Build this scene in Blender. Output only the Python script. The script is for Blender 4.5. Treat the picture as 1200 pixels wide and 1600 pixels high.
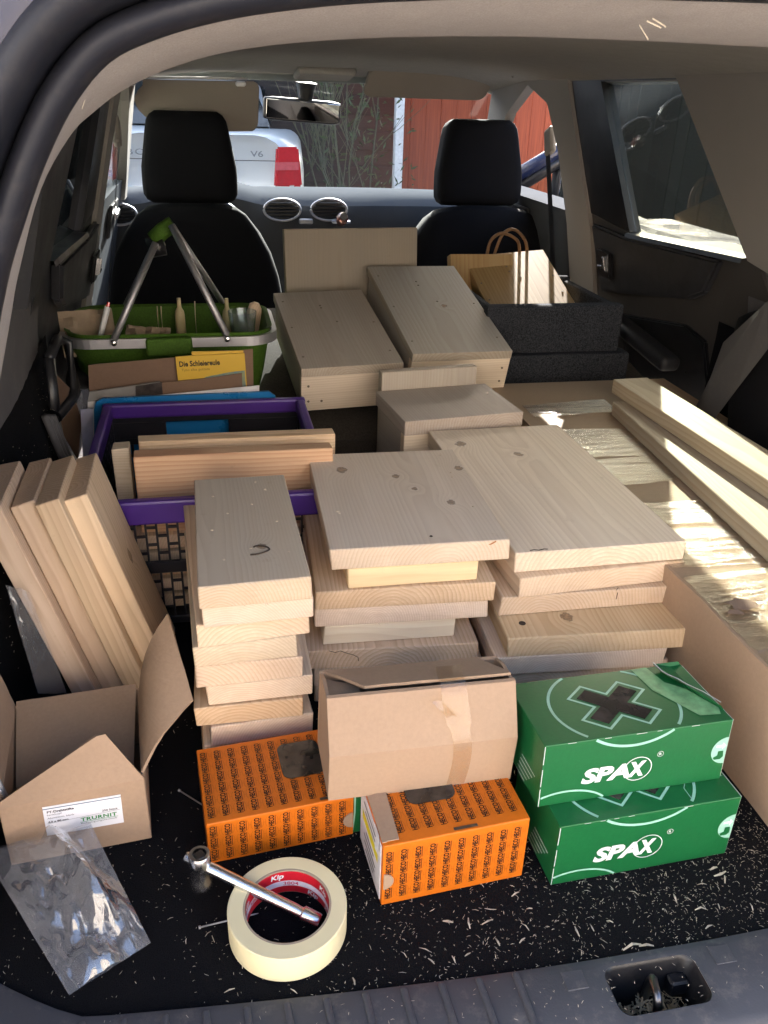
import bpy, bmesh, math, random
from mathutils import Vector, Matrix, Euler, noise
random.seed(7)
for o in list(bpy.data.objects): bpy.data.objects.remove(o)
scn = bpy.context.scene
COL = scn.collection
rad = math.radians
# ------------------------------------------------------------------ camera
# world frame: X right, Y into the car, Z up; origin on the boot floor at the loading sill, metres
FPX = 1300.0
CAM = Vector((-.36, -.5, .70))
YAW, PITCH, ROLL = rad(12), rad(26.5), rad(1.9)
_f = Vector((math.sin(YAW)*math.cos(PITCH), math.cos(YAW)*math.cos(PITCH), -math.sin(PITCH)))
_r = Vector((math.cos(YAW), -math.sin(YAW), 0)); _d = _f.cross(_r)
RIGHT = _r*math.cos(ROLL) - _d*math.sin(ROLL)
DOWN = _r*math.sin(ROLL) + _d*math.cos(ROLL)
FWD = _f
cd = bpy.data.cameras.new('camera'); cam = bpy.data.objects.new('camera', cd); COL.objects.link(cam)
cd.sensor_fit = 'VERTICAL'; cd.sensor_height = 36; cd.sensor_width = 27; cd.lens = FPX/1600*36
cd.clip_start = .02; cd.clip_end = 500
M = Matrix(((RIGHT.x, -DOWN.x, -FWD.x), (RIGHT.y, -DOWN.y, -FWD.y), (RIGHT.z, -DOWN.z, -FWD.z)))
cam.matrix_world = Matrix.Translation(CAM) @ M.to_4x4()
scn.camera = cam
# ------------------------------------------------------------------ sky, sun, exposure
SUN = Vector((.62, 2.0, 1.0)).normalized()          # towards the sun
w = bpy.data.worlds.new('World'); scn.world = w; w.use_nodes = True
wn = w.node_tree.nodes; sky = wn.new('ShaderNodeTexSky'); sky.sky_type = 'NISHITA'; sky.sun_disc = False
sky.sun_elevation = math.asin(SUN.z); sky.sun_rotation = math.atan2(SUN.x, SUN.y)
sky.dust_density = 3.0; sky.air_density = .8
wn['Background'].inputs[1].default_value = .15
w.node_tree.links.new(sky.outputs[0], wn['Background'].inputs[0])
sl = bpy.data.lights.new('sun', 'SUN'); sl.energy = 5.0; sl.angle = rad(.5); sl.color = (1, .94, .86)
so = bpy.data.objects.new('sun', sl); COL.objects.link(so); so.rotation_euler = SUN.to_track_quat('Z', 'Y').to_euler()
so.location = (2, 6, 8)
vs = scn.view_settings; vs.view_transform = 'Standard'; vs.look = 'None'; vs.gamma = 1; vs.exposure = 2.95
vs.use_curve_mapping = False
scn.cycles.max_bounces = 10; scn.cycles.diffuse_bounces = 6; scn.cycles.transparent_max_bounces = 24

# ------------------------------------------------------------------ photo pixel -> place
def ray(x, y): return FWD + RIGHT*((x-600)/FPX) + DOWN*((y-800)/FPX)
def PZ(x, y, z): d = ray(x, y); return CAM + d*((z-CAM.z)/d.z)
def PY(x, y, Y): d = ray(x, y); return CAM + d*((Y-CAM.y)/d.y)
def PX(x, y, X): d = ray(x, y); return CAM + d*((X-CAM.x)/d.x)
def wallX(z): return .62-.25*(z-.45)

# ------------------------------------------------------------------ materials
class G:
    def __init__(s, name):
        s.m = bpy.data.materials.new(name); s.m.use_nodes = True; s.t = s.m.node_tree; s.n = s.t.nodes
        s.n.clear(); s.out = s.n.new('ShaderNodeOutputMaterial')
    def put(s, sock, v):
        if v is None: return
        if isinstance(v, bpy.types.NodeSocket): s.t.links.new(v, sock)
        else:
            if sock.type == 'RGBA' and len(v) == 3: v = (*v, 1)
            sock.default_value = v
    def N(s, typ, ins=(), **kw):
        n = s.n.new('ShaderNode'+typ)
        for k, v in kw.items(): setattr(n, k, v)
        for i, v in (ins.items() if isinstance(ins, dict) else enumerate(ins)): s.put(n.inputs[i], v)
        return n
    def ma(s, op, a, b=None, c=None): return s.N('Math', [x for x in (a, b, c) if x is not None], operation=op).outputs[0]
    def vm(s, op, a, b=None, i=0): return s.N('VectorMath', [x for x in (a, b) if x is not None], operation=op).outputs[i]
    def mix(s, f, a, b, mode='MIX'): return s.N('MixRGB', (f, a, b), blend_type=mode).outputs[0]
    def noise(s, vec, scale, detail=3, rough=.55, dist=0): return s.N('TexNoise', {'Vector': vec, 'Scale': scale, 'Detail': detail, 'Roughness': rough, 'Distortion': dist}).outputs[0]
    def mr(s, v, a, b, c=0., d=1.): return s.N('MapRange', (v, a, b, c, d), clamp=True).outputs[0]
    def fres(s, ior, nrm=None):
        bf = s.N('NewGeometry').outputs['Backfacing']; f = s.N('Fresnel', {'IOR': s.ma('MULTIPLY_ADD', bf, 1/ior-ior, ior)})
        if nrm is not None: s.t.links.new(nrm, f.inputs['Normal'])
        return f.outputs[0]
    def obj(s): return s.N('TexCoord').outputs['Object']
    def bsdf(s, col, rough=.5, spec=.5, metal=0., bump=None, bs=.2, bd=.002, **kw):
        b = s.N('BsdfPrincipled', {'Base Color': col, 'Roughness': rough, 'Specular IOR Level': spec, 'Metallic': metal})
        for k, v in kw.items(): s.put(b.inputs[k.replace('_', ' ')], v)
        if bump is not None:
            bn = s.N('Bump', {'Strength': bs, 'Distance': bd, 'Height': bump}); s.t.links.new(bn.outputs[0], b.inputs['Normal'])
        s.t.links.new(b.outputs[0], s.out.inputs[0]); return b

def wood(name, base=(.66, .49, .35), dark=(.40, .25, .14), weather=0., wcol=(.40, .35, .29), spacing=.0042, knots=(), contrast=.55, rough=.62, pith=None):
    base = (min(.86, base[0]*1.01), base[1]*1.005, base[2]*.975)
    g = G(name); tc = g.N('TexCoord'); p = tc.outputs['Object']; nrm = g.N('SeparateXYZ', (tc.outputs['Normal'],))
    rnd = g.N('ObjectInfo').outputs['Random']
    off = g.N('CombineXYZ', (g.ma('MULTIPLY', rnd, 3.1), g.ma('MULTIPLY', rnd, 17.), g.ma('MULTIPLY', rnd, 7.3))).outputs[0]
    po = g.vm('ADD', p, off)
    n1 = g.N('TexNoise', {'Vector': g.vm('MULTIPLY', po, (9., 2.2, 9.)), 'Scale': 1., 'Detail': 3.}).outputs[1]
    q = g.vm('ADD', p, g.vm('MULTIPLY', g.vm('SUBTRACT', n1, (.5, .5, .5)), (.02, .0, .02)))
    s = g.N('SeparateXYZ', (q,)); ps = g.N('SeparateXYZ', (p,))
    cx = g.ma('MULTIPLY', g.ma('SUBTRACT', rnd, .5), .16) if pith is None else pith[0]
    cz = g.ma('MULTIPLY_ADD', g.ma('FRACT', g.ma('MULTIPLY', rnd, 13.7)), -.05, -.006) if pith is None else pith[1]
    dx = g.ma('SUBTRACT', s.outputs[0], cx); dz = g.ma('SUBTRACT', s.outputs[2], cz)
    r = g.ma('SQRT', g.ma('ADD', g.ma('MULTIPLY', dx, dx), g.ma('MULTIPLY', dz, dz)))
    kd = None
    for (kx, ky, kr) in knots:
        a = g.ma('SUBTRACT', ps.outputs[0], kx); b = g.ma('MULTIPLY', g.ma('SUBTRACT', ps.outputs[1], ky), .8)
        kr *= .72; d2 = g.ma('ADD', g.ma('MULTIPLY', a, a), g.ma('MULTIPLY', b, b))
        r = g.ma('ADD', r, g.ma('MULTIPLY', g.ma('POWER', 2.718, g.ma('MULTIPLY', d2, -1/(2.8*kr)**2)), kr*2.2))
        dd = g.ma('DIVIDE', g.ma('SQRT', d2), kr)
        kd = dd if kd is None else g.ma('MINIMUM', kd, dd)
    ph = g.ma('ADD', g.ma('DIVIDE', r, spacing), g.ma('MULTIPLY', g.noise(g.vm('MULTIPLY', po, (30., 3., 30.)), 1., 2), 1.6))
    f = g.ma('FRACT', ph)
    late = g.ma('MULTIPLY', g.ma('POWER', f, 1.7), g.mr(f, .88, 1., 1., 0.))
    fib = g.noise(g.vm('MULTIPLY', po, (420., 9., 420.)), 1., 3)
    blotch = g.noise(g.vm('MULTIPLY', po, (14., 4., 14.)), 1., 3)
    end = g.mr(g.ma('ABSOLUTE', nrm.outputs[1]), .6, .9)
    col = g.mix(g.ma('MULTIPLY', late, g.ma('MULTIPLY_ADD', end, min(.35, contrast*.7), min(1, contrast*1.9))), base, dark)
    tone = g.ma('MULTIPLY_ADD', g.ma('FRACT', g.ma('MULTIPLY', rnd, 29.3)), .38, .72)
    col = g.mix(1., col, g.N('CombineXYZ', (tone, tone, g.ma('MULTIPLY', tone, g.ma('MULTIPLY_ADD', g.ma('FRACT', g.ma('MULTIPLY', rnd, 53.1)), .16, .9)))).outputs[0], 'MULTIPLY')
    col = g.mix(g.mr(blotch, .3, .75, 0., .25), col, (base[0]*.82, base[1]*.74, base[2]*.66))
    col = g.mix(g.mr(fib, .3, .7, .0, .14), col, (dark[0]*1.1, dark[1]*1.1, dark[2]*1.1))
    stk = g.noise(g.vm('MULTIPLY', po, (75., 1.6, 75.)), 1., 4, .6); col = g.mix(g.mr(stk, .38, .72, 0., .5), col, (base[0]*.70, base[1]*.62, base[2]*.54))
    stk2 = g.noise(g.vm('MULTIPLY', po, (26., 1.1, 26.)), 1.3, 3); col = g.mix(g.mr(stk2, .45, .7, 0., .22), col, (min(.88, base[0]*1.12), min(.84, base[1]*1.12), min(.8, base[2]*1.14)))
    saw = g.noise(g.vm('MULTIPLY', po, (260., 260., 900.)), 1., 3)
    col = g.mix(g.ma('MULTIPLY', end, .22), col, (base[0]*1.08, base[1]*1.0, base[2]*.95))
    col = g.mix(g.ma('MULTIPLY', end, g.mr(saw, .35, .7, 0., .25)), col, (base[0]*.7, base[1]*.6, base[2]*.52))
    sm = g.noise(g.vm('MULTIPLY', po, (35., 260., 700.)), 1., 2); col = g.mix(g.ma('MULTIPLY', end, g.mr(sm, .5, .75, 0., .22)), col, (base[0]*.62, base[1]*.52, base[2]*.44))
    if weather:
        top = g.mr(g.ma('ABSOLUTE', nrm.outputs[2]), .6, .9)
        wf = g.ma('MULTIPLY', top, g.mr(g.noise(g.vm('MULTIPLY', po, (25., 9., 25.)), 1., 4), .2, .75, weather*.55, weather))
        col = g.mix(wf, col, wcol)
    if kd is not None:
        top = g.mr(g.ma('ABSOLUTE', nrm.outputs[2]), .6, .9)
        jag = g.ma('ADD', kd, g.ma('MULTIPLY', g.ma('SUBTRACT', g.noise(g.vm('MULTIPLY', po, (160., 160., 160.)), 1., 3), .5), 1.6))
        core = g.mr(jag, .75, 1.0, 1., 0.); ring = g.ma('MULTIPLY', g.mr(jag, .7, .95), g.mr(jag, .98, 1.15, 1., 0.))
        col = g.mix(g.ma('MULTIPLY', top, g.ma('MULTIPLY', core, .75)), col, g.mix(g.mr(g.noise(g.vm('MULTIPLY', po, (220., 220., 220.)), 1., 3), .35, .65), (.34, .20, .10), (.10, .06, .035)))
        col = g.mix(g.ma('MULTIPLY', top, g.ma('MULTIPLY', ring, .6)), col, (.05, .03, .02))
    dirt = g.noise(g.vm('MULTIPLY', po, (55., 40., 55.)), 1., 5, .7)
    col = g.mix(g.mr(dirt, .62, .8, 0., .35), col, (base[0]*.5, base[1]*.42, base[2]*.36))
    h = g.ma('ADD', g.ma('MULTIPLY', late, -.5), g.ma('ADD', g.ma('MULTIPLY', fib, .8), g.ma('MULTIPLY', end, g.ma('MULTIPLY', saw, 1.5))))
    g.bsdf(col, rough, .3, bump=h, bs=.35, bd=.0006); return g.m

def fabric(name, col, rough=.95, scale=600., amt=.35, bs=.4, bd=.001, spec=.2, sheen=0.):
    g = G(name); p = g.obj(); n = g.noise(p, scale, 3); n2 = g.noise(p, scale*.06, 4)
    c = g.mix(g.mr(n, .3, .7), tuple(x*(1-amt) for x in col), tuple(min(1, x*(1+amt)) for x in col))
    c = g.mix(g.mr(n2, .35, .75, 0., .35), c, tuple(x*.75 for x in col))
    b = g.bsdf(c, rough, spec, bump=n, bs=bs, bd=bd)
    if sheen: b.inputs['Sheen Weight'].default_value = sheen
    return g.m
def plastic(name, col, rough=.5, spec=.45, scale=350., bs=.15, dust=.0, metal=0.):
    g = G(name); p = g.obj(); n = g.noise(p, scale, 2); n2 = g.noise(p, 9., 5, .7)
    c = g.mix(g.mr(n2, .35, .75, 0., .3), col, tuple(min(1, x*1.35+.004) for x in col))
    if dust: c = g.mix(g.mr(g.noise(p, 60., 5, .75), .52, .8, 0., dust), c, (.35, .31, .26))
    g.bsdf(c, g.mr(n2, .3, .7, max(.05, rough-.08), min(1, rough+.1)), spec, metal, bump=n, bs=bs, bd=.0005); return g.m
def metal(name, col=(.6, .6, .62), rough=.25):
    g = G(name); p = g.obj(); n = g.noise(g.vm('MULTIPLY', p, (200., 30., 200.)), 2., 3)
    g.bsdf(col, g.mr(n, .3, .7, rough*.92, rough*1.08), .5, 1.); return g.m
def glass(name, tint=(.8, .88, .86), refl=1.0, dirt=0., rough=.02):
    g = G(name); p = g.obj(); fr = g.fres(1.45)
    tr = g.N('BsdfTransparent', (tint,)).outputs[0]; gl = g.N('BsdfGlossy', {'Color': (1, 1, 1), 'Roughness': rough}).outputs[0]
    m = g.N('MixShader', (g.ma('MULTIPLY', fr, refl), tr, gl)).outputs[0]
    if dirt:
        sp = g.mr(g.noise(p, 140., 2), .72, .8); hz = g.mr(g.noise(p, 5., 5, .7), .35, .8)
        df = g.N('BsdfDiffuse', ((.6, .6, .58),)).outputs[0]
        m = g.N('MixShader', (g.ma('MULTIPLY', g.ma('ADD', g.ma('MULTIPLY', sp, .8), g.ma('MULTIPLY', hz, .6)), dirt), m, df)).outputs[0]
    g.t.links.new(m, g.out.inputs[0]); return g.m
def cardboard(name, col=(.47, .32, .20), corr=0., axis=1, rough=.8, spec=.25, spots=.0):
    g = G(name); p = g.obj(); s = g.N('SeparateXYZ', (p,))
    fib = g.noise(g.vm('MULTIPLY', p, (60., 60., 60.)), 4., 4, .65); bl = g.noise(p, 11., 4)
    c = g.mix(g.mr(fib, .3, .75), col, tuple(x*.86 for x in col)); c = g.mix(g.mr(bl, .3, .8, 0., .5), c, tuple(x*.84 for x in col))
    h = g.ma('MULTIPLY', fib, .25)
    if corr:
        wv = g.ma('SINE', g.ma('MULTIPLY', g.ma('ADD', s.outputs[axis], g.ma('MULTIPLY', bl, .004)), 6.283/.007))
        cr = g.noise(g.vm('MULTIPLY', p, (6., 120., 6.) if axis == 1 else (6., 6., 120.) if axis == 2 else (120., 6., 6.)), 1., 4, .7)
        h = g.ma('ADD', h, g.ma('ADD', g.ma('MULTIPLY', wv, .12*corr), g.ma('MULTIPLY', g.mr(cr, .45, .7), 1.6*corr)))
        c = g.mix(g.mr(cr, .55, .7, 0., .25*corr), c, tuple(x*.6 for x in col))
    if spots: c = g.mix(g.mr(g.noise(p, 70., 4), .66, .74, 0., spots), c, tuple(x*.5 for x in col))
    g.bsdf(c, rough, spec, bump=h, bs=.5, bd=.0012); return g.m
def flat(name, col, rough=.6, spec=.35, var=.12, scale=40., metal=0., **kw):
    g = G(name); p = g.obj(); n = g.noise(p, scale, 4)
    g.bsdf(g.mix(g.mr(n, .3, .7), tuple(x*(1-var) for x in col), tuple(min(1, x*(1+var)) for x in col)), rough, spec, metal, **kw); return g.m

# ------------------------------------------------------------------ mesh helpers
def link(name, me, mat=None, parent=None, loc=None, rot=None, smooth=False):
    o = bpy.data.objects.new(name, me); COL.objects.link(o)
    if mat is not None and not me.materials: me.materials.append(mat)
    if smooth:
        for f in me.polygons: f.use_smooth = True
    if parent is not None: o.parent = parent
    if loc is not None: o.location = loc
    if rot is not None: o.rotation_euler = rot
    return o
def from_bm(bm, name='m'):
    bmesh.ops.recalc_face_normals(bm, faces=bm.faces); me = bpy.data.meshes.new(name); bm.to_mesh(me); bm.free(); return me
def pyd(v, f, name='m', recalc=True):
    me = bpy.data.meshes.new(name); me.from_pydata([tuple(x) for x in v], [], f); me.update()
    if recalc:
        bm = bmesh.new(); bm.from_mesh(me); bmesh.ops.recalc_face_normals(bm, faces=bm.faces); bm.to_mesh(me); bm.free()
    return me
def tag(o, label=None, cat=None, group=None, kind=None):
    for k, v in (('label', label), ('category', cat), ('group', group), ('kind', kind)):
        if v: o[k] = v
    return o
def thing(name, label, cat, loc=(0, 0, 0), rot=(0, 0, 0), group=None):
    o = bpy.data.objects.new(name, None); COL.objects.link(o); o.location = loc; o.rotation_euler = rot; o.empty_display_size = .05
    return tag(o, label, cat, group)
def box_bm(w, d, h, bev=.001, seg=1, c=(0, 0, 0), jit=0.):
    bm = bmesh.new(); bmesh.ops.create_cube(bm, size=1)
    for v in bm.verts: v.co = Vector((v.co.x*w, v.co.y*d, v.co.z*h))
    if jit:
        for v in bm.verts: v.co += Vector((random.uniform(-jit, jit), random.uniform(-jit, jit), 0))
    if bev: bmesh.ops.bevel(bm, geom=bm.edges[:], offset=bev, segments=seg, affect='EDGES', profile=.5)
    for v in bm.verts: v.co += Vector(c)
    return bm
def box(name, w, d, h, mat, parent=None, loc=None, rot=None, bev=.001, seg=1, c=(0, 0, 0), smooth=False, jit=0.):
    return link(name, from_bm(box_bm(w, d, h, bev, seg, c, jit), name), mat, parent, loc, rot, smooth)
def prism(name, poly, t, mat, parent=None, M=None, bev=0., loc=None, rot=None, smooth=False):
    """polygon in local XY, extruded by t along local Z (centred)"""
    bm = bmesh.new(); vs = [bm.verts.new((x, y, -t/2)) for x, y in poly]; f = bm.faces.new(vs)
    r = bmesh.ops.extrude_face_region(bm, geom=[f])
    for e in r['geom']:
        if isinstance(e, bmesh.types.BMVert): e.co.z += t
    if bev: bmesh.ops.bevel(bm, geom=bm.edges[:], offset=bev, segments=2, affect='EDGES')
    if M is not None: bm.transform(M)
    return link(name, from_bm(bm, name), mat, parent, loc, rot, smooth)
def tube_into(bm, pts, r, n=10, cap=True, rs=None):
    pts = [Vector(p) for p in pts]; rings = []; up = Vector((0, 0, 1))
    for i, p in enumerate(pts):
        t = (pts[min(i+1, len(pts)-1)]-pts[max(i-1, 0)]).normalized()
        a = t.cross(up)
        if a.length < 1e-3: a = t.cross(Vector((1, 0, 0)))
        a.normalize(); b = t.cross(a); rr = rs[i] if rs else r
        rings.append([bm.verts.new(p+(a*math.cos(2*math.pi*k/n)+b*math.sin(2*math.pi*k/n))*rr) for k in range(n)])
    for i in range(len(rings)-1):
        for k in range(n): bm.faces.new((rings[i][k], rings[i][(k+1) % n], rings[i+1][(k+1) % n], rings[i+1][k]))
    if cap: bm.faces.new(rings[0]); bm.faces.new(rings[-1])
def tube(name, pts, r, mat, parent=None, n=10, rs=None, loc=None, rot=None):
    bm = bmesh.new(); tube_into(bm, pts, r, n, True, rs); return link(name, from_bm(bm, name), mat, parent, loc, rot, True)
def lathe(name, prof, mat, parent=None, n=48, loc=None, rot=None, closed=False, smooth=True):
    v, f = [], []; m = len(prof)
    for k in range(n):
        a = 2*math.pi*k/n
        for (r, z) in prof: v.append((r*math.cos(a), r*math.sin(a), z))
    for k in range(n):
        for j in range(m if closed else m-1):
            f.append((k*m+j, ((k+1) % n)*m+j, ((k+1) % n)*m+(j+1) % m, k*m+(j+1) % m))
    o = link(name, pyd(v, f, name), mat, parent, loc, rot, False)
    if smooth: shade(o.data)
    return o
def shade(me, ang=35):
    bm = bmesh.new(); bm.from_mesh(me)
    for f in bm.faces: f.smooth = True
    for e in bm.edges:
        if len(e.link_faces) == 2 and e.calc_face_angle(0) > rad(ang): e.smooth = False
    bm.to_mesh(me); bm.free()
def loft(name, rows, mat, parent=None, smooth=True, thick=0., closed=False):
    nc = len(rows[0]); v = [p for r in rows for p in r]; f = []
    for i in range(len(rows)-1):
        for j in range(nc if closed else nc-1):
            f.append((i*nc+j, i*nc+(j+1) % nc, (i+1)*nc+(j+1) % nc, (i+1)*nc+j))
    me = pyd(v, f, name); o = link(name, me, mat, parent)
    if thick:
        bm = bmesh.new(); bm.from_mesh(me); bmesh.ops.solidify(bm, geom=bm.faces[:], thickness=thick); bm.to_mesh(me); bm.free()
    if smooth: shade(me)
    return o
def rbox_bm(w, d, h, r, cuts=3):
    bm = bmesh.new(); bmesh.ops.create_cube(bm, size=1); bmesh.ops.subdivide_edges(bm, edges=bm.edges[:], cuts=cuts*2+1, use_grid_fill=True)
    for v in bm.verts:
        c = Vector((v.co.x*w, v.co.y*d, v.co.z*h)); i = Vector((max(-w/2+r, min(w/2-r, c.x)), max(-d/2+r, min(d/2-r, c.y)), max(-h/2+r, min(h/2-r, c.z))))
        dd = c-i; v.co = i+dd.normalized()*r if dd.length > 1e-9 else c
    return bm
_tc = {}
def text_mesh(s, off=0., shear=0., space=1.):
    k = (s, off, shear, space)
    if k not in _tc:
        cu = bpy.data.curves.new('t', 'FONT'); cu.body = s; cu.size = 1; cu.offset = off; cu.shear = shear; cu.space_character = space
        cu.resolution_u = 3; cu.align_x = 'CENTER'; cu.align_y = 'CENTER'; cu.fill_mode = 'FRONT'
        o = bpy.data.objects.new('t', cu); COL.objects.link(o); bpy.context.view_layer.update()
        me = bpy.data.meshes.new_from_object(o.evaluated_get(bpy.context.evaluated_depsgraph_get()))
        xs = [v.co.x for v in me.vertices]; ys = [v.co.y for v in me.vertices]
        _tc[k] = (me, min(xs), max(xs), min(ys), max(ys)); bpy.data.objects.remove(o); bpy.data.curves.remove(cu)
    return _tc[k]
def text_into(bm, s, w, h, M, off=.02, shear=0., space=1.):
    """text stretched to w x h, centred, in the XY plane of M"""
    me, x0, x1, y0, y1 = text_mesh(s, off, shear, space); n0 = len(bm.verts); bm.from_mesh(me); bm.verts.ensure_lookup_table()
    for v in bm.verts[n0:]:
        v.co = M @ Vector(((v.co.x-(x0+x1)/2)*w/(x1-x0), (v.co.y-(y0+y1)/2)*h/(y1-y0), 0))
def stroke_into(bm, pts, wd, M, closed=False):
    """flat ribbon of width wd along 2-D points in the XY plane of M"""
    P = [Vector((*p, 0)) for p in pts]; n = len(P); L = []
    for i in range(n):
        a = P[i-1] if (i > 0 or closed) else P[i]; b = P[(i+1) % n] if (i < n-1 or closed) else P[i]
        t = (b-a).normalized(); nn = Vector((-t.y, t.x, 0))
        d1 = (P[i]-a).normalized() if (P[i]-a).length > 1e-9 else t; k = max(.5, abs(nn.dot(Vector((-d1.y, d1.x, 0)))))
        L.append((bm.verts.new(M @ (P[i]+nn*wd/2/k)), bm.verts.new(M @ (P[i]-nn*wd/2/k))))
    for i in range(n if closed else n-1):
        j = (i+1) % n; bm.faces.new((L[i][0], L[j][0], L[j][1], L[i][1]))
def poly_into(bm, pts, M): bm.faces.new([bm.verts.new(M @ Vector((*p, 0))) for p in pts])
def circ(cx, cy, r, n=32, a0=0, a1=360, ry=None):
    return [(cx+r*math.cos(rad(a0+(a1-a0)*i/n)), cy+(ry or r)*math.sin(rad(a0+(a1-a0)*i/n))) for i in range(n if a1-a0 >= 360 else n+1)]
def print_obj(name, bm, mat, parent):
    me = bpy.data.meshes.new(name); bm.to_mesh(me); bm.free(); return link(name, me, mat, parent)
def plane_M(o, u, v):
    u, v = Vector(u).normalized(), Vector(v).normalized(); n = u.cross(v)
    return Matrix.Translation(Vector(o)) @ Matrix((u, v, n)).transposed().to_4x4()
def smooth_path(pts, n=8):
    P = [Vector(p) for p in pts]; out = []
    for i in range(len(P)-1):
        a, b, c, d = P[max(i-1, 0)], P[i], P[i+1], P[min(i+2, len(P)-1)]
        for k in range(n):
            t = k/n; out.append(.5*((2*b)+(c-a)*t+(2*a-5*b+4*c-d)*t*t+(3*b-a-3*c+d)*t**3))
    return out+[P[-1]]

# ------------------------------------------------------------------ shared materials
m_trim = fabric('beige_trim', (.36, .325, .30), .9, 900., .12, .25, .0006)
m_head = fabric('headliner_cloth', (.29, .28, .265), .95, 700., .12, .25, .0006)
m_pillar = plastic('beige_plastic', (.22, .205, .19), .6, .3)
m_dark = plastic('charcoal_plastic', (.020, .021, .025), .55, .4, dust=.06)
m_sill = plastic('sill_plastic', (.060, .062, .072), .55, .4, 420., .5, dust=.25)
m_greyp = plastic('grey_plastic', (.085, .082, .085), .65, .3, dust=.1)
m_black = plastic('black_plastic', (.012, .012, .014), .35, .5)
m_rubber = plastic('seal_rubber', (.011, .012, .018), .55, .3, 250., .1, dust=.05)
m_seat = fabric('seat_cloth', (.0042, .0044, .006), .95, 500., .35, .3)
m_carpet = fabric('boot_carpet_black', (.0075, .0075, .009), 1., 900., .6, .9, .002, .1)
m_felt = fabric('grey_felt', (.035, .038, .045), 1., 420., .8, .8, .0025, .1)
m_dash = plastic('dash_vinyl', (.075, .08, .088), .95, .0, 500., .25)
m_blue = plastic('blue_car_paint', (.010, .016, .05), .22, .5, 200., .0)
m_alu = metal('brushed_aluminium', (.50, .50, .53), .55)
m_chrome = metal('chrome', (.74, .74, .76), .24)
m_steel = metal('dark_steel', (.16, .16, .17), .35)
m_screw = metal('screw_metal', (.22, .19, .15), .4)
m_hole = flat('nail_hole', (.05, .035, .025), .9)
# ================================================================== GROUND AND SURROUNDINGS
GZ = -.62
def grid_sheet(name, x0, x1, y0, y1, z, mat, kind='structure'):
    o = link(name, pyd([(x0, y0, z), (x1, y0, z), (x1, y1, z), (x0, y1, z)], [(0, 1, 2, 3)], name), mat); tag(o, kind=kind); return o
g = G('paving'); p = g.obj(); br = g.N('TexBrick', {'Vector': p, 'Color1': (.34, .31, .27, 1), 'Color2': (.40, .36, .31, 1), 'Mortar': (.16, .14, .12, 1), 'Scale': 5., 'Mortar Size': .012}).outputs[0]
g.bsdf(g.mix(g.mr(g.noise(p, 40., 5), .3, .7, 0., .4), br, (.25, .22, .19)), .9, .2, bump=g.noise(p, 80., 4), bs=.4, bd=.004); m_pave = g.m
grid_sheet('ground', -80, 80, -80, 120, GZ, m_pave)
# red board wall ahead, boards one by one
g = G('red_stain_boards'); p = g.obj(); n = g.noise(g.vm('MULTIPLY', p, (60., 60., 2.)), 1., 4)
rn = g.N('ObjectInfo').outputs['Random']
g.bsdf(g.mix(g.mr(n, .3, .7), g.mix(rn, (.26, .055, .022), (.36, .085, .035)), (.18, .035, .016)), .7, .3, bump=n, bs=.3, bd=.003); m_red = g.m
root = thing('board_wall', 'red-brown stained wall of upright boards beyond the windscreen', 'wall', (1.3, 7.6, GZ))
bme = from_bm(box_bm(.142, .022, 2.9, .004), 'board')
for i in range(12): link('board', bme, m_red, root, (.11+.1424*i, random.uniform(-.004, .004), 1.45))
box('rail', 1.8, .03, .09, m_red, root, (.92, .03, .5))
box('rail', 1.8, .03, .09, m_red, root, (.92, .03, 2.3))
box('plinth', 1.8, .06, .12, flat('plinth_grey', (.2, .2, .2)), root, (.92, .06, .06))
pw = thing('corner_post', 'white painted post at the edge of the red board wall', 'post', (PY(623, 200, 7.5).x, 7.5, GZ))
m_white = flat('white_paint', (.72, .73, .74), .6)
box('post', .075, .09, 3.0, m_white, pw, (0, 0, 1.5), bev=.004)
box('cap', .11, .12, .03, m_white, pw, (0, 0, 3.012), bev=.004)
# dark timber lean-to behind the shrub
m_darkwood = wood('dark_old_timber', (.020, .024, .025), (.008, .009, .010), 0., spacing=.012, contrast=.5)
cp = thing('slatted_shed', 'dark weathered shed wall of horizontal boards behind the bare shrub', 'shed', (-1.2, 8.6, GZ))
sme = from_bm(box_bm(.024, 5.6, .17, .003), 'slat')
for i in range(17): link('slat', sme, m_darkwood, cp, (0, -.012*(i % 2), .12+.160*i), (0, 0, rad(90)))
for xx in (-2.7, -.9, .9, 2.55): box('post', .09, .09, 2.85, m_darkwood, cp, (xx, .09, 1.43), bev=.004)
box('roof', 6.0, 2.0, .05, flat('shed_roof', (.05, .05, .055)), cp, (0, .8, 2.92), (rad(-8), 0, 0), bev=.004)
# bare shrub
m_twig = flat('twig_bark', (.085, .09, .055), .8)
sh = thing('bare_shrub', 'thin bare shrub of upright grey-green twigs before the dark shed', 'shrub', (PY(560, 290, 7.4).x, 7.4, GZ))
def twig(bm, p, d, L, r, lev):
    pts = [p]; dd = d.copy()
    for k in range(5):
        dd = (dd+Vector((random.uniform(-.16, .16), random.uniform(-.16, .16), .05))).normalized(); pts.append(pts[-1]+dd*L/5)
    tube_into(bm, pts, r, 5, False, [r*(1-.13*k) for k in range(6)])
    if lev:
        for k in range(4): twig(bm, pts[random.randint(1, 4)], (dd+Vector((random.uniform(-.8, .8), random.uniform(-.8, .8), .2))).normalized(), L*.55, r*.55, lev-1)
for k in range(7):
    bm = bmesh.new(); a = random.uniform(0, 6.28); q = random.uniform(.02, .25)
    twig(bm, Vector((math.cos(a)*q, math.sin(a)*q, 0)), Vector((math.cos(a)*.25, math.sin(a)*.2, 1)).normalized(), 1.9, .011, 2)
    link('branch', from_bm(bm, 'branch'), m_twig, sh, None, None, True)
lv = []; lf = []
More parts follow.
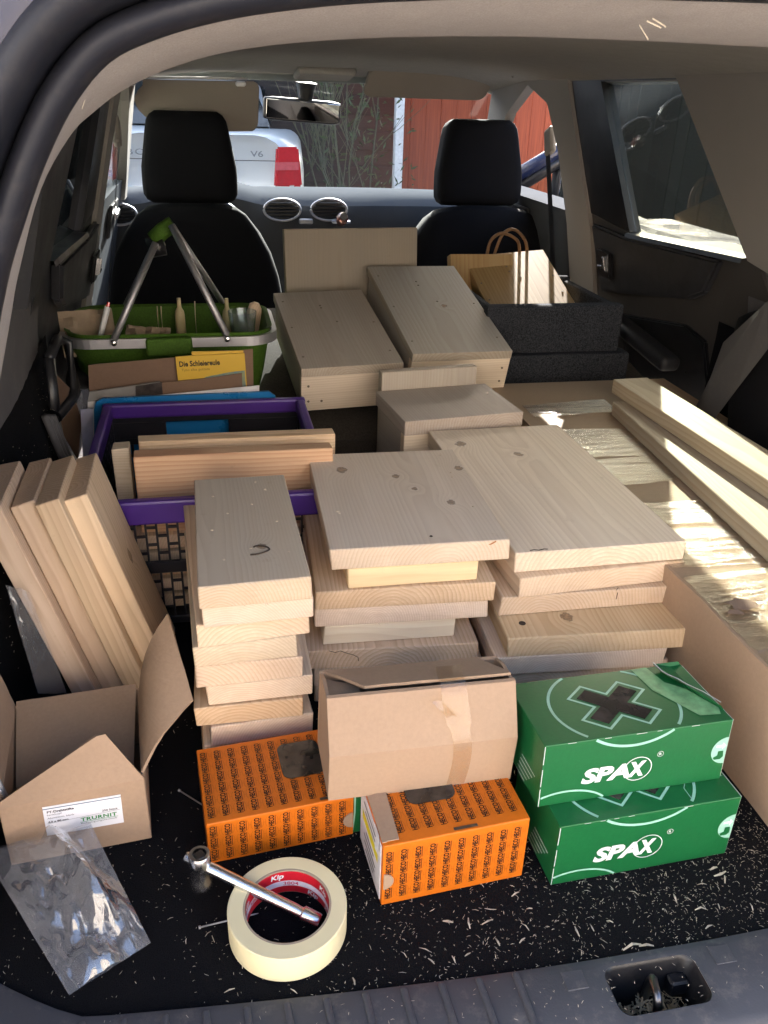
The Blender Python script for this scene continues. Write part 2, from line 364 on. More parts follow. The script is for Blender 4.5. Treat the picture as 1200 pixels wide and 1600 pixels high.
for k in range(420):
    z = random.uniform(.5, 1.9); a = random.uniform(0, 6.28); q = random.uniform(.05, .55); c = Vector((math.cos(a)*q, math.sin(a)*q*.5, z)); s = random.uniform(.02, .045)
    u = Vector((random.uniform(-1, 1), random.uniform(-1, 1), random.uniform(-.3, 1))).normalized(); v = u.cross(Vector((random.uniform(-1, 1), 1, .3))).normalized()
    n0 = len(lv); lv += [c, c+u*s+v*s*.25, c+u*s*2.2, c+u*s-v*s*.25]; lf.append((n0, n0+1, n0+2, n0+3))
tag(link('leaf', pyd(lv, lf, 'leaf', False), flat('dull_leaf', (.06, .085, .035), .7), sh), kind='stuff')
m_cglass = flat('house_window_glass', (.03, .035, .04), .05, .6)
# white rendered wall at the car's left
g = G('white_render_stained'); p = g.obj()
st = g.mr(g.noise(p, 3.2, 6, .7, 1.2), .58, .66); st2 = g.mr(g.noise(p, 22., 4), .70, .76)
g.bsdf(g.mix(g.ma('MAXIMUM', g.ma('MULTIPLY', st, .35), st2), (.78, .78, .78), (.33, .30, .28)), .75, .3, bump=g.noise(p, 60., 4), bs=.15, bd=.004); m_wall = g.m
ww = thing('rendered_wall', 'stained white wall seen past the black tailgate seal', 'wall', (-2.6, 3.2, GZ))
box('wall', .2, 11, 3.4, m_wall, ww, (-.1, 0, 1.7), bev=.01)
box('coping', .28, 11.05, .06, flat('coping_grey', (.4, .39, .37)), ww, (-.1, 0, 3.432), bev=.01)
# unseen house front, added behind the camera for warm light, guessed from reflections
m_cream = flat('cream_render', (.37, .335, .30), .85, .2, .08, 6.)
hs = thing('added_house_front', 'unseen cream house front, added across the yard to warm the board ends', 'house', (-.5, -8.2, GZ))
for (x, w_, z, h) in ((0, 14, .45, .9), (0, 14, 2.75, .9), (0, 14, 5.2, 1.2)): box('wall', w_, .3, h, m_cream, hs, (x, 0, z), bev=.01)
for z in (1.6, 3.9):
    for x in (-6.0, -3.0, 0, 3.0, 6.0): box('wall', 1.8, .3, 1.4, m_cream, hs, (x, 0, z), bev=.01)
    for x in (-4.5, -1.5, 1.5, 4.5):
        wf_ = box('window', 1.18, .08, 1.38, m_white, hs, (x, -.02, z), bev=.01); box('pane', .5, .02, 1.2, m_cglass, wf_, (-.28, .045, 0), bev=.002); box('pane', .5, .02, 1.2, m_cglass, wf_, (.28, .045, 0), bev=.002)
box('eaves', 14.6, .9, .12, m_white, hs, (0, .1, 5.87), bev=.01); box('roof', 14.8, 4.4, .12, flat('roof_tile_red', (.22, .08, .05), .8), hs, (0, -1.5, 6.85), (rad(-28), 0, 0), bev=.01)
# dark board fence at the right
hd = thing('board_fence', 'dark weathered board fence outside the tinted side window', 'fence', (2.75, 2.6, GZ))
fme = from_bm(box_bm(.022, .15, 2.2, .004), 'plank'); m_fence = wood('fence_timber', (.030, .034, .032), (.012, .014, .014), 0., spacing=.02, contrast=.6)
for k in range(52): link('plank', fme, m_fence, hd, (random.uniform(-.006, .006), -3.95+.152*k, 1.1))
for z in (.4, 1.8): box('rail', .04, 7.9, .08, m_fence, hd, (.04, 0, z), bev=.004)
# ================================================================== SILVER SALOON AHEAD
SX, SY = -.40, 6.75
sd = thing('parked_saloon', 'silver saloon parked ahead, its rear facing the windscreen', 'car', (SX, SY, GZ))
g = G('silver_paint'); g.bsdf((.56, .58, .59), .35, .5, .25, Coat_Weight=.5); m_silver = g.m
m_tail = flat('red_lamp_lens', (.50, .012, .02), .15, .6, .1, Coat_Weight=.8); m_tail2 = flat('pale_lamp_band', (.55, .09, .10), .15, .6)
m_dglass = flat('dark_car_glass', (.012, .016, .018), .08, .6); m_tyre = plastic('tyre_rubber', (.015, .015, .016), .8, .2); m_rim = metal('alloy_rim', (.5, .5, .52), .3)
def sec(y, hw, zb, zt, r=.12, n=5):
    P = []
    for (cx, cz, a0) in ((hw-r, zt-r, 0), (-hw+r, zt-r, 90), (-hw+r, zb+r, 180), (hw-r, zb+r, 270)):
        for k in range(n+1): a = rad(a0+90*k/n); P.append((cx+r*math.cos(a), y, cz+r*math.sin(a)))
    return P
rows = [sec(.07, .62, .42, .99, .22), sec(.0, .72, .40, 1.02, .28), sec(.05, .79, .34, 1.045, .32), sec(.25, .85, .24, 1.06, .30), sec(.6, .867, .2, 1.05, .13), sec(2.4, .87, .2, .98, .13), sec(3.4, .86, .2, .95, .13), sec(4.2, .78, .25, .8, .13), sec(4.35, .6, .3, .7, .13)]
bo = loft('body', rows, m_silver, sd, closed=True)
bm = bmesh.new(); bm.from_mesh(bo.data); bmesh.ops.holes_fill(bm, edges=bm.edges[:]); bm.to_mesh(bo.data); bm.free()
loft('cabin', [sec(.55, .60, .98, 1.07, .03), sec(1.15, .58, .98, 1.41, .09), sec(2.3, .58, .98, 1.42, .09), sec(3.1, .62, .9, 1.0, .03)], m_silver, sd, closed=True)
gl = [(-.60, .52, 1.055), (.60, .52, 1.055), (.50, 1.07, 1.385), (-.50, 1.07, 1.385)]
link('rear_window', pyd([Vector(v)+Vector((0, -.02, .012)) for v in gl], [(0, 1, 2, 3)]), m_dglass, sd)
for s in (-1, 1):
    link('side_window', pyd([(s*.632, .75, 1.06), (s*.605, 1.2, 1.37), (s*.605, 2.25, 1.38), (s*.66, 2.9, 1.02)], [(0, 1, 2, 3)]), m_dglass, sd)
    lamp = prism('tail_lamp', [(-.12, -.15), (.13, -.15), (.10, .15), (-.09, .15)] if s > 0 else [(-.13, -.15), (.12, -.15), (.09, .15), (-.10, .15)], .05, m_tail, sd, plane_M((s*.69, .012, .79), (1, .40*s, 0), (0, .02, 1)), .015)
    prism('lamp_band', [(-.10, -.02), (.10, -.02), (.10, .04), (-.10, .04)], .006, m_tail2, lamp, plane_M((s*.69, -.024, .79), (1, .40*s, 0), (0, .02, 1)))
    for yy in (.85, 3.45):
        wh = lathe('wheel', [(0, -.1), (.2, -.1), (.3, -.09), (.315, -.05), (.315, .05), (.3, .09), (.2, .1), (0, .1)], m_tyre, sd, 28, (s*.78, yy, .315), (0, rad(90), 0))
        lathe('rim', [(0, -.02), (.06, -.01), (.17, -.02), (.19, .012)], m_rim, wh, 20, (0, 0, s*.095), (0, 0 if s > 0 else math.pi, 0))
box('bumper', 1.66, .22, .3, m_silver, sd, (0, .05, .42), bev=.06, seg=3)
box('number_plate', .50, .012, .11, m_white, sd, (0, -.012, .76), bev=.004)
box('lid_gap', 1.3, .006, .006, m_black, sd, (0, -.002, .835), bev=0)
bm = bmesh.new(); text_into(bm, 'BORA', .30, .045, plane_M((-.40, -.008, .885), (1, 0, 0), (0, 0, 1)), .01, 0, 1.2)
text_into(bm, 'V6', .10, .045, plane_M((.45, -.008, .885), (1, 0, 0), (0, 0, 1)), .01); print_obj('badge_lettering', bm, flat('badge_grey', (.16, .17, .18), .4), sd)

# ================================================================== THE ESTATE CAR
car = thing('estate_car', 'dark estate car with its tailgate open and boot full of boards', 'car', (0, 0, 0))
# ---- boot floor and sill
def edgeY(x):
    a = abs(x); return -.058+.09*max(0, a-.05)**1.6+(.9*max(0, a-.50)**1.25 if a > .5 else 0)
N = 60; xs = [-.63+1.26*i/N for i in range(N+1)]
loft('boot_carpet', [[(x, edgeY(x), 0) for x in xs], [(x, max(.2, edgeY(x)+.02), 0) for x in xs], [(x, 1.02, 0) for x in xs]], m_carpet, car)
HX0, HX1, HY0, HY1 = -.054, .034, -.110, -.064
xs2 = sorted(set(xs+[HX0, HX1])); ys_off = [.004, 0, -.004, -.012]
def rounded_rect(cx, cy, hw, hh, r, n=5):
    return [(cx+sx*(hw-r)+r*math.cos(rad(a0+90*k/n)), cy+sy*(hh-r)+r*math.sin(rad(a0+90*k/n))) for (sx, sy, a0) in ((1, 1, 0), (-1, 1, 90), (-1, -1, 180), (1, -1, 270)) for k in range(n+1)]
bm = bmesh.new(); YO = -.19
top = [bm.verts.new((x, edgeY(x)+.004, .0025)) for x in xs2]; lip = [bm.verts.new((x, edgeY(x)-.003, .0045)) for x in xs2]; 
out = [bm.verts.new((x, -.125+.10*abs(x)**2.2, .0035)) for x in xs2]; o2 = [bm.verts.new((x, -.135+.10*abs(x)**2.2, -.003)) for x in xs2]; o3 = [bm.verts.new((x, -.15+.10*abs(x)**2.2, -.05)) for x in xs2]
hole = rounded_rect((HX0+HX1)/2, (HY0+HY1)/2, (HX1-HX0)/2, (HY1-HY0)/2, .011)
for A, B in ((top, lip), (out, o2), (o2, o3)):
    for i in range(len(xs2)-1): bm.faces.new((A[i], A[i+1], B[i+1], B[i]))
i0 = max(i for i in range(len(xs2)) if xs2[i] < HX0-.004); i1 = min(i for i in range(len(xs2)) if xs2[i] > HX1+.004)
for i in range(len(xs2)-1):
    if i < i0 or i >= i1: bm.faces.new((lip[i], lip[i+1], out[i+1], out[i]))
hv = [bm.verts.new((x, y, .004)) for x, y in hole]
ol = [lip[i] for i in range(i0, i1+1)]+[out[i] for i in range(i1, i0-1, -1)]
eds = []
for L in (hv, ol):
    for a in range(len(L)):
        e = bm.edges.get((L[a], L[(a+1) % len(L)])) or bm.edges.new((L[a], L[(a+1) % len(L)])); eds.append(e)
bmesh.ops.triangle_fill(bm, edges=eds, use_beauty=True)
sill = link('loading_sill', from_bm(bm, 'loading_sill'), m_sill, car); shade(sill.data, 50)
bm = bmesh.new(); lv_ = []
for (g_, z_, r_) in ((.0, .0036, .011), (.002, .001, .011), (.006, -.05, .009)): lv_.append([bm.verts.new((x, y, z_)) for x, y in rounded_rect((HX0+HX1)/2, (HY0+HY1)/2, (HX1-HX0)/2-g_, (HY1-HY0)/2-g_, r_)])
for A, B in zip(lv_, lv_[1:]):
    for k in range(len(A)): bm.faces.new((A[k], A[(k+1) % len(A)], B[(k+1) % len(B)], B[k]))
bm.faces.new(lv_[-1]); pk = link('latch_pocket', from_bm(bm, 'latch_pocket'), m_black, sill); shade(pk.data, 50)
rib = from_bm(box_bm(.0062, .054, .0060, .0024, 2), 'rib')
x = -.50
while x < .55:
    if x < -.10 or x > .13: link('rib', rib, m_sill, sill, (x, -.083+.09*abs(x)**2, .0042), (0, 0, rad(-14*x)))
    x += .0335
for x in (HX0-.016, HX1+.016): box('seam_frame', .02, .018, .0012, m_sill, sill, (x+(.012 if x > 0 else -.012), -.071, .0050), bev=.0005)
tube('striker', smooth_path([(-.014, -.104, -.048), (-.014, -.098, -.006), (-.012, -.086, -.0005), (-.009, -.076, -.006), (-.009, -.072, -.048)], 5), .0042, m_steel, sill)
box('latch_block', .018, .012, .018, m_black, sill, (.02, -.074, -.022), bev=.002)
cv = []; cf = []
for k in range(260):
    c = Vector((random.uniform(HX0+.01, HX1-.01), random.uniform(HY0+.008, HY1-.008), -.047+random.uniform(0, .016))); a = random.uniform(0, 3.14); L = random.uniform(.001, .007)
    u = Vector((math.cos(a), math.sin(a), random.uniform(-.3, .3)))*L; v = Vector((-math.sin(a), math.cos(a), 0))*random.uniform(.0003, .0009); n0 = len(cv); cv += [c-u-v, c+u-v, c+u+v, c-u+v]; cf.append((n0, n0+1, n0+2, n0+3))
tag(link('debris', pyd(cv, cf, 'debris', False), flat('old_chips', (.30, .24, .15), .9), sill), kind='stuff')
box('bumper', 1.5, .16, .34, m_blue, car, (0, -.20, -.24), bev=.05, seg=3)
# ---- aperture: seal, trim
half = [(-.62, .00), (-.60, .12), (-.565, .30), (-.52, .455), (-.478, .587), (-.456, .639), (-.440, .670), (-.424, .694), (-.405, .713), (-.383, .7235), (-.355, .732), (-.32, .739), (-.263, .746), (-.17, .752), (-.07, .755), (0, .756)]
half = [(q.x, q.y) for q in smooth_path([(a, b, 0) for a, b in half], 4)]
path = half+[(-a, b) for a, b in half[-2::-1]]
def offs(path, d):
    R = []
    for i, (a, b) in enumerate(path):
        a0, b0 = path[max(i-1, 0)]; a1, b1 = path[min(i+1, len(path)-1)]; t = Vector((a1-a0, b1-b0)).normalized(); R.append((a-t.y*d, b+t.x*d))
    return R
def row(d, y): return [(a, y, b) for a, b in offs(path, d)]
rows_ = [row(.0, .012)]
for d0, d1, yy, bulge in ((-.002, .015, -.004, .016), (.016, .036, -.018, .019)):
    for k in range(11):
        a_ = math.pi*k/10; rows_.append(row((d0+d1)/2-(d1-d0)/2*math.cos(a_), yy-bulge*math.sin(a_)))
sl_ = loft('tailgate_seal', rows_, m_rubber, car, smooth=False); shade(sl_.data, 60)
loft('tailgate_flange', [row(.034, -.018), row(.05, -.020), row(.075, -.012), row(.09, .01), row(.095, .06)], m_blue, car)
inner = [(-.625, .0), (-.606, .12), (-.572, .30), (-.528, .455), (-.494, .562), (-.485, .591), (-.466, .639), (-.444, .671), (-.429, .684), (-.404, .701), (-.364, .717), (-.316, .727), (-.243, .734), (-.157, .738), (-.066, .739), (0, .739)]
inner = [(q.x, q.y) for q in smooth_path([(a, b, 0) for a, b in inner], 4)]; inner = inner+[(-a, b) for a, b in inner[-2::-1]]
def between(t, y, sag): return [((1-t)*a+t*c, y, (1-t)*b+t*d-sag*(1 if b > .6 else max(0, (b-.3)/.3))) for (a, b), (c, d) in zip(path, inner)]
loft('header_trim', [between(0, .008, 0), between(.15, .018, .002), between(.45, .045, .004), between(.8, .08, .0035), between(1, .10, 0), between(1.05, .106, -.006), [(a*1.01, .10, b+.03) for a, b in inner]], m_trim, car)
# ---- headliner and roof
rows = []
for y in [.095, .2, .4, .8, 1.2, 1.6, 2.0, 2.25, 2.36]:
    hw = .575; drop = .0 if y < 2.1 else .03*(y-2.1)/.26
    rows.append([(x, y, .782-drop-.042*abs(x/hw)**5) for x in [-hw+2*hw*i/28 for i in range(29)]])
loft('headliner', rows, m_head, car)
loft('roof_panel', [[(x, y, .825-.05*abs(x/.62)**4) for x in [-.62+1.24*i/16 for i in range(17)]] for y in (-.02, 1.2, 2.4)], m_blue, car)
# raised tailgate over the opening
tg = box('tailgate', 1.06, .95, .06, m_blue, car, (0, -.34, 1.17), (rad(-50), 0, 0), bev=.025, seg=3)
box('tailgate_lining', .92, .55, .02, m_dark, tg, (0, -.10, -.038), bev=.008, seg=2)
# ---- side walls
def wpanel(name, poly, s, mat, parent, t=.025, off=0., bev=.0):
    bm = bmesh.new(); vs = [bm.verts.new((s*(wallX(z)+off), y, z)) for y, z in poly]; f = bm.faces.new(vs)
    r = bmesh.ops.extrude_face_region(bm, geom=[f])
    for e in r['geom']:
        if isinstance(e, bmesh.types.BMVert): e.co.x += s*t
    if bev: bmesh.ops.bevel(bm, geom=bm.edges[:], offset=bev, segments=2, affect='EDGES')
    return link(name, from_bm(bm, name), mat, parent)
m_sideglass = glass('tinted_side_glass', (.68, .70, .64), .7, .002)
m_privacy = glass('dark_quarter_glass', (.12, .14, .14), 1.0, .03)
m_wind = glass('windscreen_glass', (.72, .78, .79), .3, .0012)
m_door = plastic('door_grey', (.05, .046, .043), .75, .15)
for s in (1, -1):
    rd = wpanel('rear_door', [(1.66, .445), (1.41, .428), (.905, .455), (.80, .30), (.84, -.25), (1.72, -.25)], s, m_door if s > 0 else m_dark, car, .12)  # left door gets the darker plastic, its shade put into the colour
    wpanel('window_frame', [(1.685, .748), (1.515, .7475), (1.418, .430), (1.655, .446)], s, m_black, rd, .03, -.002)
    wpanel('window_frame', [(1.69, .762), (1.08, .762), (1.10, .747), (1.52, .747), (1.685, .7475)], s, m_black, rd, .03, -.001)
    wpanel('window_frame', [(1.165, .747), (1.135, .747), (.895, .458), (.915, .456)], s, m_black, rd, .03, -.0015)
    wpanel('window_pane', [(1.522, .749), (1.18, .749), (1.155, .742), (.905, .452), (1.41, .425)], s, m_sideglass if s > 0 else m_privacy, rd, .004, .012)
    wpanel('door_insert', [(1.60, .425), (1.40, .418), (1.00, .436), (1.06, .36), (1.12, .335), (1.58, .255)], s, m_dark, rd, .02, -.022, .006)
    wpanel('door_pocket', [(1.50, .215), (1.16, .27), (1.08, .255), (1.06, .10), (1.20, .0), (1.44, .02)], s, m_black, rd, .015, -.012, .004)
    box('armrest', .05, .34, .035, m_dark, rd, (s*.625, 1.30, .205), (rad(6), 0, 0), bev=.014, seg=3, smooth=True)
    hl = wpanel('handle_recess', [(1.545, .375), (1.47, .371), (1.485, .305), (1.555, .302)], s, m_black, rd, .01, -.036, .004)
    wpanel('handle', [(1.528, .325), (1.485, .325), (1.487, .36), (1.497, .36), (1.503, .337), (1.53, .335)], s, m_chrome, hl, .012, -.046, .002)
    # ledge below the pane, catching light
    link('window_ledge', pyd([(s*(wallX(.43)-.016), 1.41, .428), (s*(wallX(.43)+.02), 1.41, .430), (s*(wallX(.455)+.02), .925, .456), (s*(wallX(.455)-.016), .925, .453),
         (s*(wallX(.43)-.018), 1.41, .419), (s*(wallX(.455)-.018), .925, .444)], [(0, 1, 2, 3), (0, 3, 5, 4)]), m_black, rd)
    wpanel('pillar_trim', [(1.18, .775), (.80, .775), (.74, .42), (.915, .45), (1.15, .747)], s, m_pillar if s > 0 else m_dark, car, .03, -.012)  # left trim charcoal instead of beige, shade carried by the colour
    wpanel('quarter_window', [(.83, .74), (.24, .74), (.24, .44), (.745, .44)], s, m_privacy, car, .004, .01)
    wpanel('rear_pillar_trim', [(.25, .775), (.10, .775), (.10, .40), (.25, .40)], s, m_dark, car, .03, -.006)
    wpanel('rail_trim', [(2.0, .79), (.06, .79), (.06, .737), (1.13, .747), (1.14, .757), (1.94, .757)], s, m_pillar, car, .03, -.004)
    bp = wpanel('centre_pillar_trim', [(1.93, .775), (1.67, .775), (1.69, .745), (1.63, .40), (1.66, .10), (1.84, .10), (1.80, .40), (1.81, .58), (1.85, .69)], s, m_pillar, car, .03, -.010, .004)
    link('belt', pyd([(s*(wallX(.60)-.02), 1.87, .60), (s*(wallX(.60)-.02), 1.835, .595), (s*(wallX(.2)-.03), 1.83, .10), (s*(wallX(.2)-.03), 1.875, .10)], [(0, 1, 2, 3)]), m_black, bp)
    box('belt_guide', .02, .05, .07, m_pillar, bp, (s*(wallX(.6)-.012), 1.855, .605), (rad(-20), 0, 0), bev=.008, seg=2)
    wpanel('front_pillar_trim', [(1.92, .775), (1.86, .70), (1.99, .742), (2.2, .668), (2.56, .43), (2.62, .36), (2.72, .36), (2.28, .765)], s, m_pillar, car, .03, -.008)
    fd = wpanel('front_door', [(1.80, .43), (2.56, .43), (2.62, .36), (2.8, .30), (2.75, -.25), (1.76, -.25), (1.74, .35)], s, m_dash, car, .12, .005)
    wpanel('door_bezel', [(2.32, .40), (2.12, .40), (2.16, .30), (2.34, .32)], s, m_black, fd, .01, -.008, .003)
    wpanel('handle', [(2.28, .375), (2.18, .37), (2.19, .35), (2.29, .355)], s, m_chrome, fd, .01, -.02, .003)
    if s < 0: wpanel('window_pane', [(1.81, .425), (1.81, .60), (1.87, .71), (1.99, .745), (2.2, .67), (2.57, .425)], s, m_sideglass, fd, .004, .015)
    # boot side lining
    def liningX(y, z):
        b = math.exp(-((y-.62)/.26)**2)*max(0, min(1, (.36-z)/.14)); return s*(.655-.045*b-.03*max(0, (z-.3)/.2))
    ysb = [.03+1.0*i/20 for i in range(21)]; zsb = [-.005+.315*i/10 for i in range(11)]
    loft('boot_lining', [[(liningX(y, z), y, z) for y in ysb] for z in zsb], m_carpet, car)
    zsu = [.30+.16*i/6 for i in range(7)]
    loft('upper_lining', [[(liningX(y, z)-s*.006*(1-abs(2*(z-.38)/.16)), y, z) for y in ysb[:19]] for z in zsu], m_greyp, car)
    box('body_side', .06, 3.4, .70, m_blue, car, (s*.80, 1.35, .06), bev=.03, seg=2)
    box('body_waist', .16, 1.9, .04, m_blue, car, (s*.75, .65, .418), bev=.01); box('body_waist', .12, 1.3, .04, m_rubber, car, (s*.77, 2.26, .365), bev=.01)
    for yy in (.35, 2.95):
        wh = lathe('wheel', [(0, -.1), (.2, -.1), (.3, -.09), (.315, -.05), (.315, .05), (.3, .09), (.2, .1), (0, .1)], m_tyre, car, 28, (s*.74, yy, GZ+.315), (0, rad(90), 0))
        lathe('rim', [(0, -.02), (.06, -.01), (.17, -.02), (.19, .012)], m_rim, wh, 20, (0, 0, s*.11), (0, 0 if s > 0 else math.pi, 0))
# right front door stands open: blue frame rail and mirror outside
od = tube('open_door_frame', [PY(800, 279, 2.75), PY(850, 250, 2.72), PY(900, 220, 2.68)], .028, m_blue, car, 10)
tube('door_frame_rubber', [PY(805, 296, 2.75)-Vector((0, .0, .0)), PY(850, 268, 2.72), PY(900, 236, 2.68)], .022, m_black, od, 10)
mr = box('door_mirror', .05, .05, .17, m_black, car, PY(872, 298, 2.72), (0, 0, rad(20)), bev=.015, seg=3, smooth=True)
box('mirror_glass', .035, .004, .14, metal('mirror_silver', (.75, .8, .8), .03), mr, (0, -.026, 0), bev=.001)
link('open_door_panel', pyd([PY(800, 285, 2.78), PY(905, 232, 2.70), PY(905, 345, 2.70), PY(800, 345, 2.78)], [(0, 1, 2, 3)]), m_sideglass, od)
# ---- folded rear bench, rear bolster, belt
fs = loft('folded_seat', [[(x, 1.02, -.01) for x in (-.60, -.3, 0, .3, .60)], [(x, 1.02, .09) for x in (-.60, -.3, 0, .3, .60)], [(x, 1.05, .115) for x in (-.60, -.3, 0, .3, .60)], [(x, 1.62, .215) for x in (-.60, -.3, 0, .3, .60)], [(x, 1.66, .19) for x in (-.60, -.3, 0, .3, .60)], [(x, 1.66, -.2) for x in (-.60, -.3, 0, .3, .60)]], fabric('seat_back_board', (.05, .044, .038), .95, 300., .3), car)
sb = link('seat_bolster', from_bm(rbox_bm(.07, .16, .40, .033), 'seat_bolster'), m_seat, car, PX(1195, 655, .60), (rad(-24), rad(6), 0), True)
bi = sb.matrix_basis.inverted()
link('belt', pyd([bi @ q_ for q_ in (PX(1130, 535, .57), PX(1200, 470, .55), PX(1200, 545, .55), PX(1150, 610, .55), PX(1090, 690, .55), PX(1065, 680, .57), PX(1110, 590, .56))], [(0, 1, 2, 3, 4, 5, 6)]), m_greyp, sb)
# loop on the left wall
lp = PX(90, 590, -.615)
lo = tube('luggage_loop', [lp+Vector((0, -.045, .045)), lp+Vector((0, .05, .05)), lp+Vector((.012, .065, .04)), lp+Vector((.015, .06, -.035)), lp+Vector((.012, .045, -.05)), lp+Vector((0, -.05, -.05)), lp+Vector((0, -.06, -.03)), lp+Vector((0, -.045, .045))], .0085, m_black, car)
# ---- front seats
for s, cx in ((-1, -.405), (1, .485)):
    bm = rbox_bm(.52, .15, .70, .06, 4)
    for v in bm.verts:
        t = max(0, (v.co.z-.0)/.35); v.co.x *= (1-.40*t**2.2)*(1.13 if s > 0 else 1); v.co.y += .03*(v.co.x/.26)**2*(-1)
        if v.co.z > .2: v.co.z -= .35*(abs(v.co.x)/.26)**2.4*(v.co.z-.2)
    st = link('front_seat', from_bm(bm, 'front_seat'), m_seat, car, (cx, 2.13, .055), (rad(-10), 0, 0), True)
    bm = rbox_bm(.275, .11, .25, .035, 4)
    for v in bm.verts: v.co.x *= 1-.18*max(0, (v.co.z+.03)/.14); v.co.y += .02*math.cos(v.co.x*8)
    hr = link('headrest', from_bm(bm, 'headrest'), m_seat, st, (0, .0, .475), (rad(4), 0, 0), True)
    for q in (-.06, .06): tube('post', [(q, 0, -.20), (q, 0, -.08)], .007, m_chrome, hr, 8)
    box('pocket_panel', .34, .012, .30, m_black, st, (0, -.085, -.12), bev=.005, seg=2)
# ---- dashboard
def dz(x):
    return .030*math.exp(-((x+.38)/.17)**4)
xs3 = [-.74+1.48*i/60 for i in range(61)]
prof = [(3.10, .365), (2.95, .378), (2.85, .382), (2.74, .378), (2.68, .366), (2.645, .345), (2.63, .30), (2.635, .24), (2.70, .10), (2.72, -.2)]
rows = []
for k, (y, z) in enumerate(prof):
    rows.append([(x, y-(.02*math.exp(-(x/.22)**4) if 4 <= k <= 8 else 0)-(.04*dz(x)/.03 if 3 <= k <= 5 else 0)+.06*(abs(x)/.74)**2*(1 if k > 3 else 0), z+(dz(x) if 2 <= k <= 5 else 0)-.012*(abs(x)/.74)**3) for x in xs3])
ds = loft('dashboard', rows, m_dash, car)
def vent(px, py, rx, rz):
    c = PY(px, py, 2.60); bm = bmesh.new(); n = 36
    pts = [(c.x+rx*math.cos(2*math.pi*k/n), c.y, c.z+rz*math.sin(2*math.pi*k/n)) for k in range(n+1)]
    tube_into(bm, pts, .0045, 8, False); v = link('air_vent', from_bm(bm, 'air_vent'), m_alu, ds, None, None, True)
    prism('vent_well', [((rx-.002)*math.cos(2*math.pi*k/24), (rz-.002)*math.sin(2*math.pi*k/24)) for k in range(24)], .012, m_black, v, plane_M((c.x, c.y+.012, c.z), (1, 0, 0), (0, 0, 1)))
    for k in (-2, -1, 0, 1, 2):
        h = rz*k*.32; wd = rx*math.sqrt(max(.05, 1-(h/rz)**2))*1.85
        box('vane', wd, .010, .003, m_dark, v, (c.x, c.y+.002, c.z+h), (rad(25), 0, 0), bev=.0008)
for a in ((441, 328, .064, .036), (514, 328, .064, .036), (185, 335, .060, .034)): vent(*a)
c = PY(478, 346, 2.585); box('hazard_button', .05, .012, .018, m_alu, ds, c, bev=.005, seg=2)
c = PY(533, 348, 2.56); cupl = lathe('cup_ring', [(.024, 0), (.033, 0), (.033, .008), (.024, .008)], m_alu, ds, 24, c, closed=True)
# sunglasses pod / bottle cap on the dash
bt = thing('brown_bottle', 'small brown bottle lying in the ring on the dashboard', 'bottle', PY(533, 345, 2.545))
g = G('amber_glass'); g.bsdf((.22, .10, .08), .08, .6, Transmission_Weight=.5); lathe('bottle_body', [(0, 0), (.019, .001), (.021, .02), (.02, .04), (.012, .05), (.011, .06), (0, .06)], g.m, bt, 24, (0, 0, 0), (rad(70), 0, 0))
lathe('cap', [(0, .058), (.0125, .058), (.0125, .070), (0, .070)], m_chrome, bt, 20, (0, 0, 0), (rad(70), 0, 0))
# steering wheel behind the driver's seat
bm = bmesh.new(); tube_into(bm, [(.185*math.cos(2*math.pi*k/40), 0, .185*math.sin(2*math.pi*k/40)) for k in range(41)], .014, 8, False)
sw = link('steering_wheel', from_bm(bm, 'steering_wheel'), m_black, car, (-.385, 2.50, .20), (rad(-22), 0, 0), True)
box('hub', .12, .05, .1, m_black, sw, (0, .02, 0), bev=.02, seg=2)
for q in (-1, 1): box('spoke', .12, .015, .03, m_chrome, sw, (q*.11, .01, 0), bev=.005)
# windscreen, visors, mirror
link('windscreen', pyd([(-.76, 3.06, .36), (.76, 3.06, .36), (.575, 2.335, .752), (-.575, 2.335, .752)], [(0, 1, 2, 3)]), m_wind, car)
box('windscreen_header', 1.12, .05, .02, m_head, car, (0, 2.36, .752), (rad(-25), 0, 0), bev=.006, seg=2)
box('scuttle', 1.5, .4, .02, m_rubber, car, (0, 3.28, .30), bev=.005); box('bonnet', 1.5, 1.0, .03, m_blue, car, (0, 3.95, .10), (rad(-9), 0, 0), bev=.01)
def rr_panel(name, pts, Y, t, mat, parent, tilt=0):
    q = [PY(a, b, Y) for a, b in pts]; return prism(name, [(v.x, v.z) for v in q], t, mat, parent, plane_M((0, Y, 0), (1, 0, 0), (0, 0, 1)), .003)
m_visor = plastic('visor_vinyl', (.24, .21, .18), .7, .25, 500., .2)
vl = rr_panel('sun_visor', [(222, 124), (398, 127), (405, 134), (403, 195), (396, 205), (300, 206), (245, 200), (215, 170), (209, 155), (216, 140), (224, 132)], 2.28, .016, m_visor, car)
q_ = [PY(a, b, 2.2716) for a, b in [(252, 146), (328, 148), (328, 195), (252, 193)]]; prism('vanity_cover', [(v.x, v.z) for v in q_], .0016, m_visor, vl, plane_M((0, 2.2716, 0), (1, 0, 0), (0, 0, 1)))
tube('visor_rod', [PY(212, 121, 2.29), PY(385, 123, 2.29)], .004, m_white, vl, 8)
box('visor_clip', .03, .012, .014, m_white, vl, PY(376, 131, 2.27), bev=.004)
prism('sun_visor', [(a, b) for a, b in rounded_rect(.325, 0, .195, .075, .03)], .016, m_visor, car, plane_M((0, 2.27, .742), (1, 0, 0), (0, .86, -.5)), .003)
mm = link('rear_view_mirror', from_bm(rbox_bm(.252, .03, .068, .014), 'rear_view_mirror'), m_black, car, PY(472, 173, 2.42), (rad(4), rad(3), rad(8)), True)
box('mirror_face', .236, .003, .054, metal('mirror_face', (.85, .85, .86), .02), mm, (0, -.0155, 0), bev=.001)
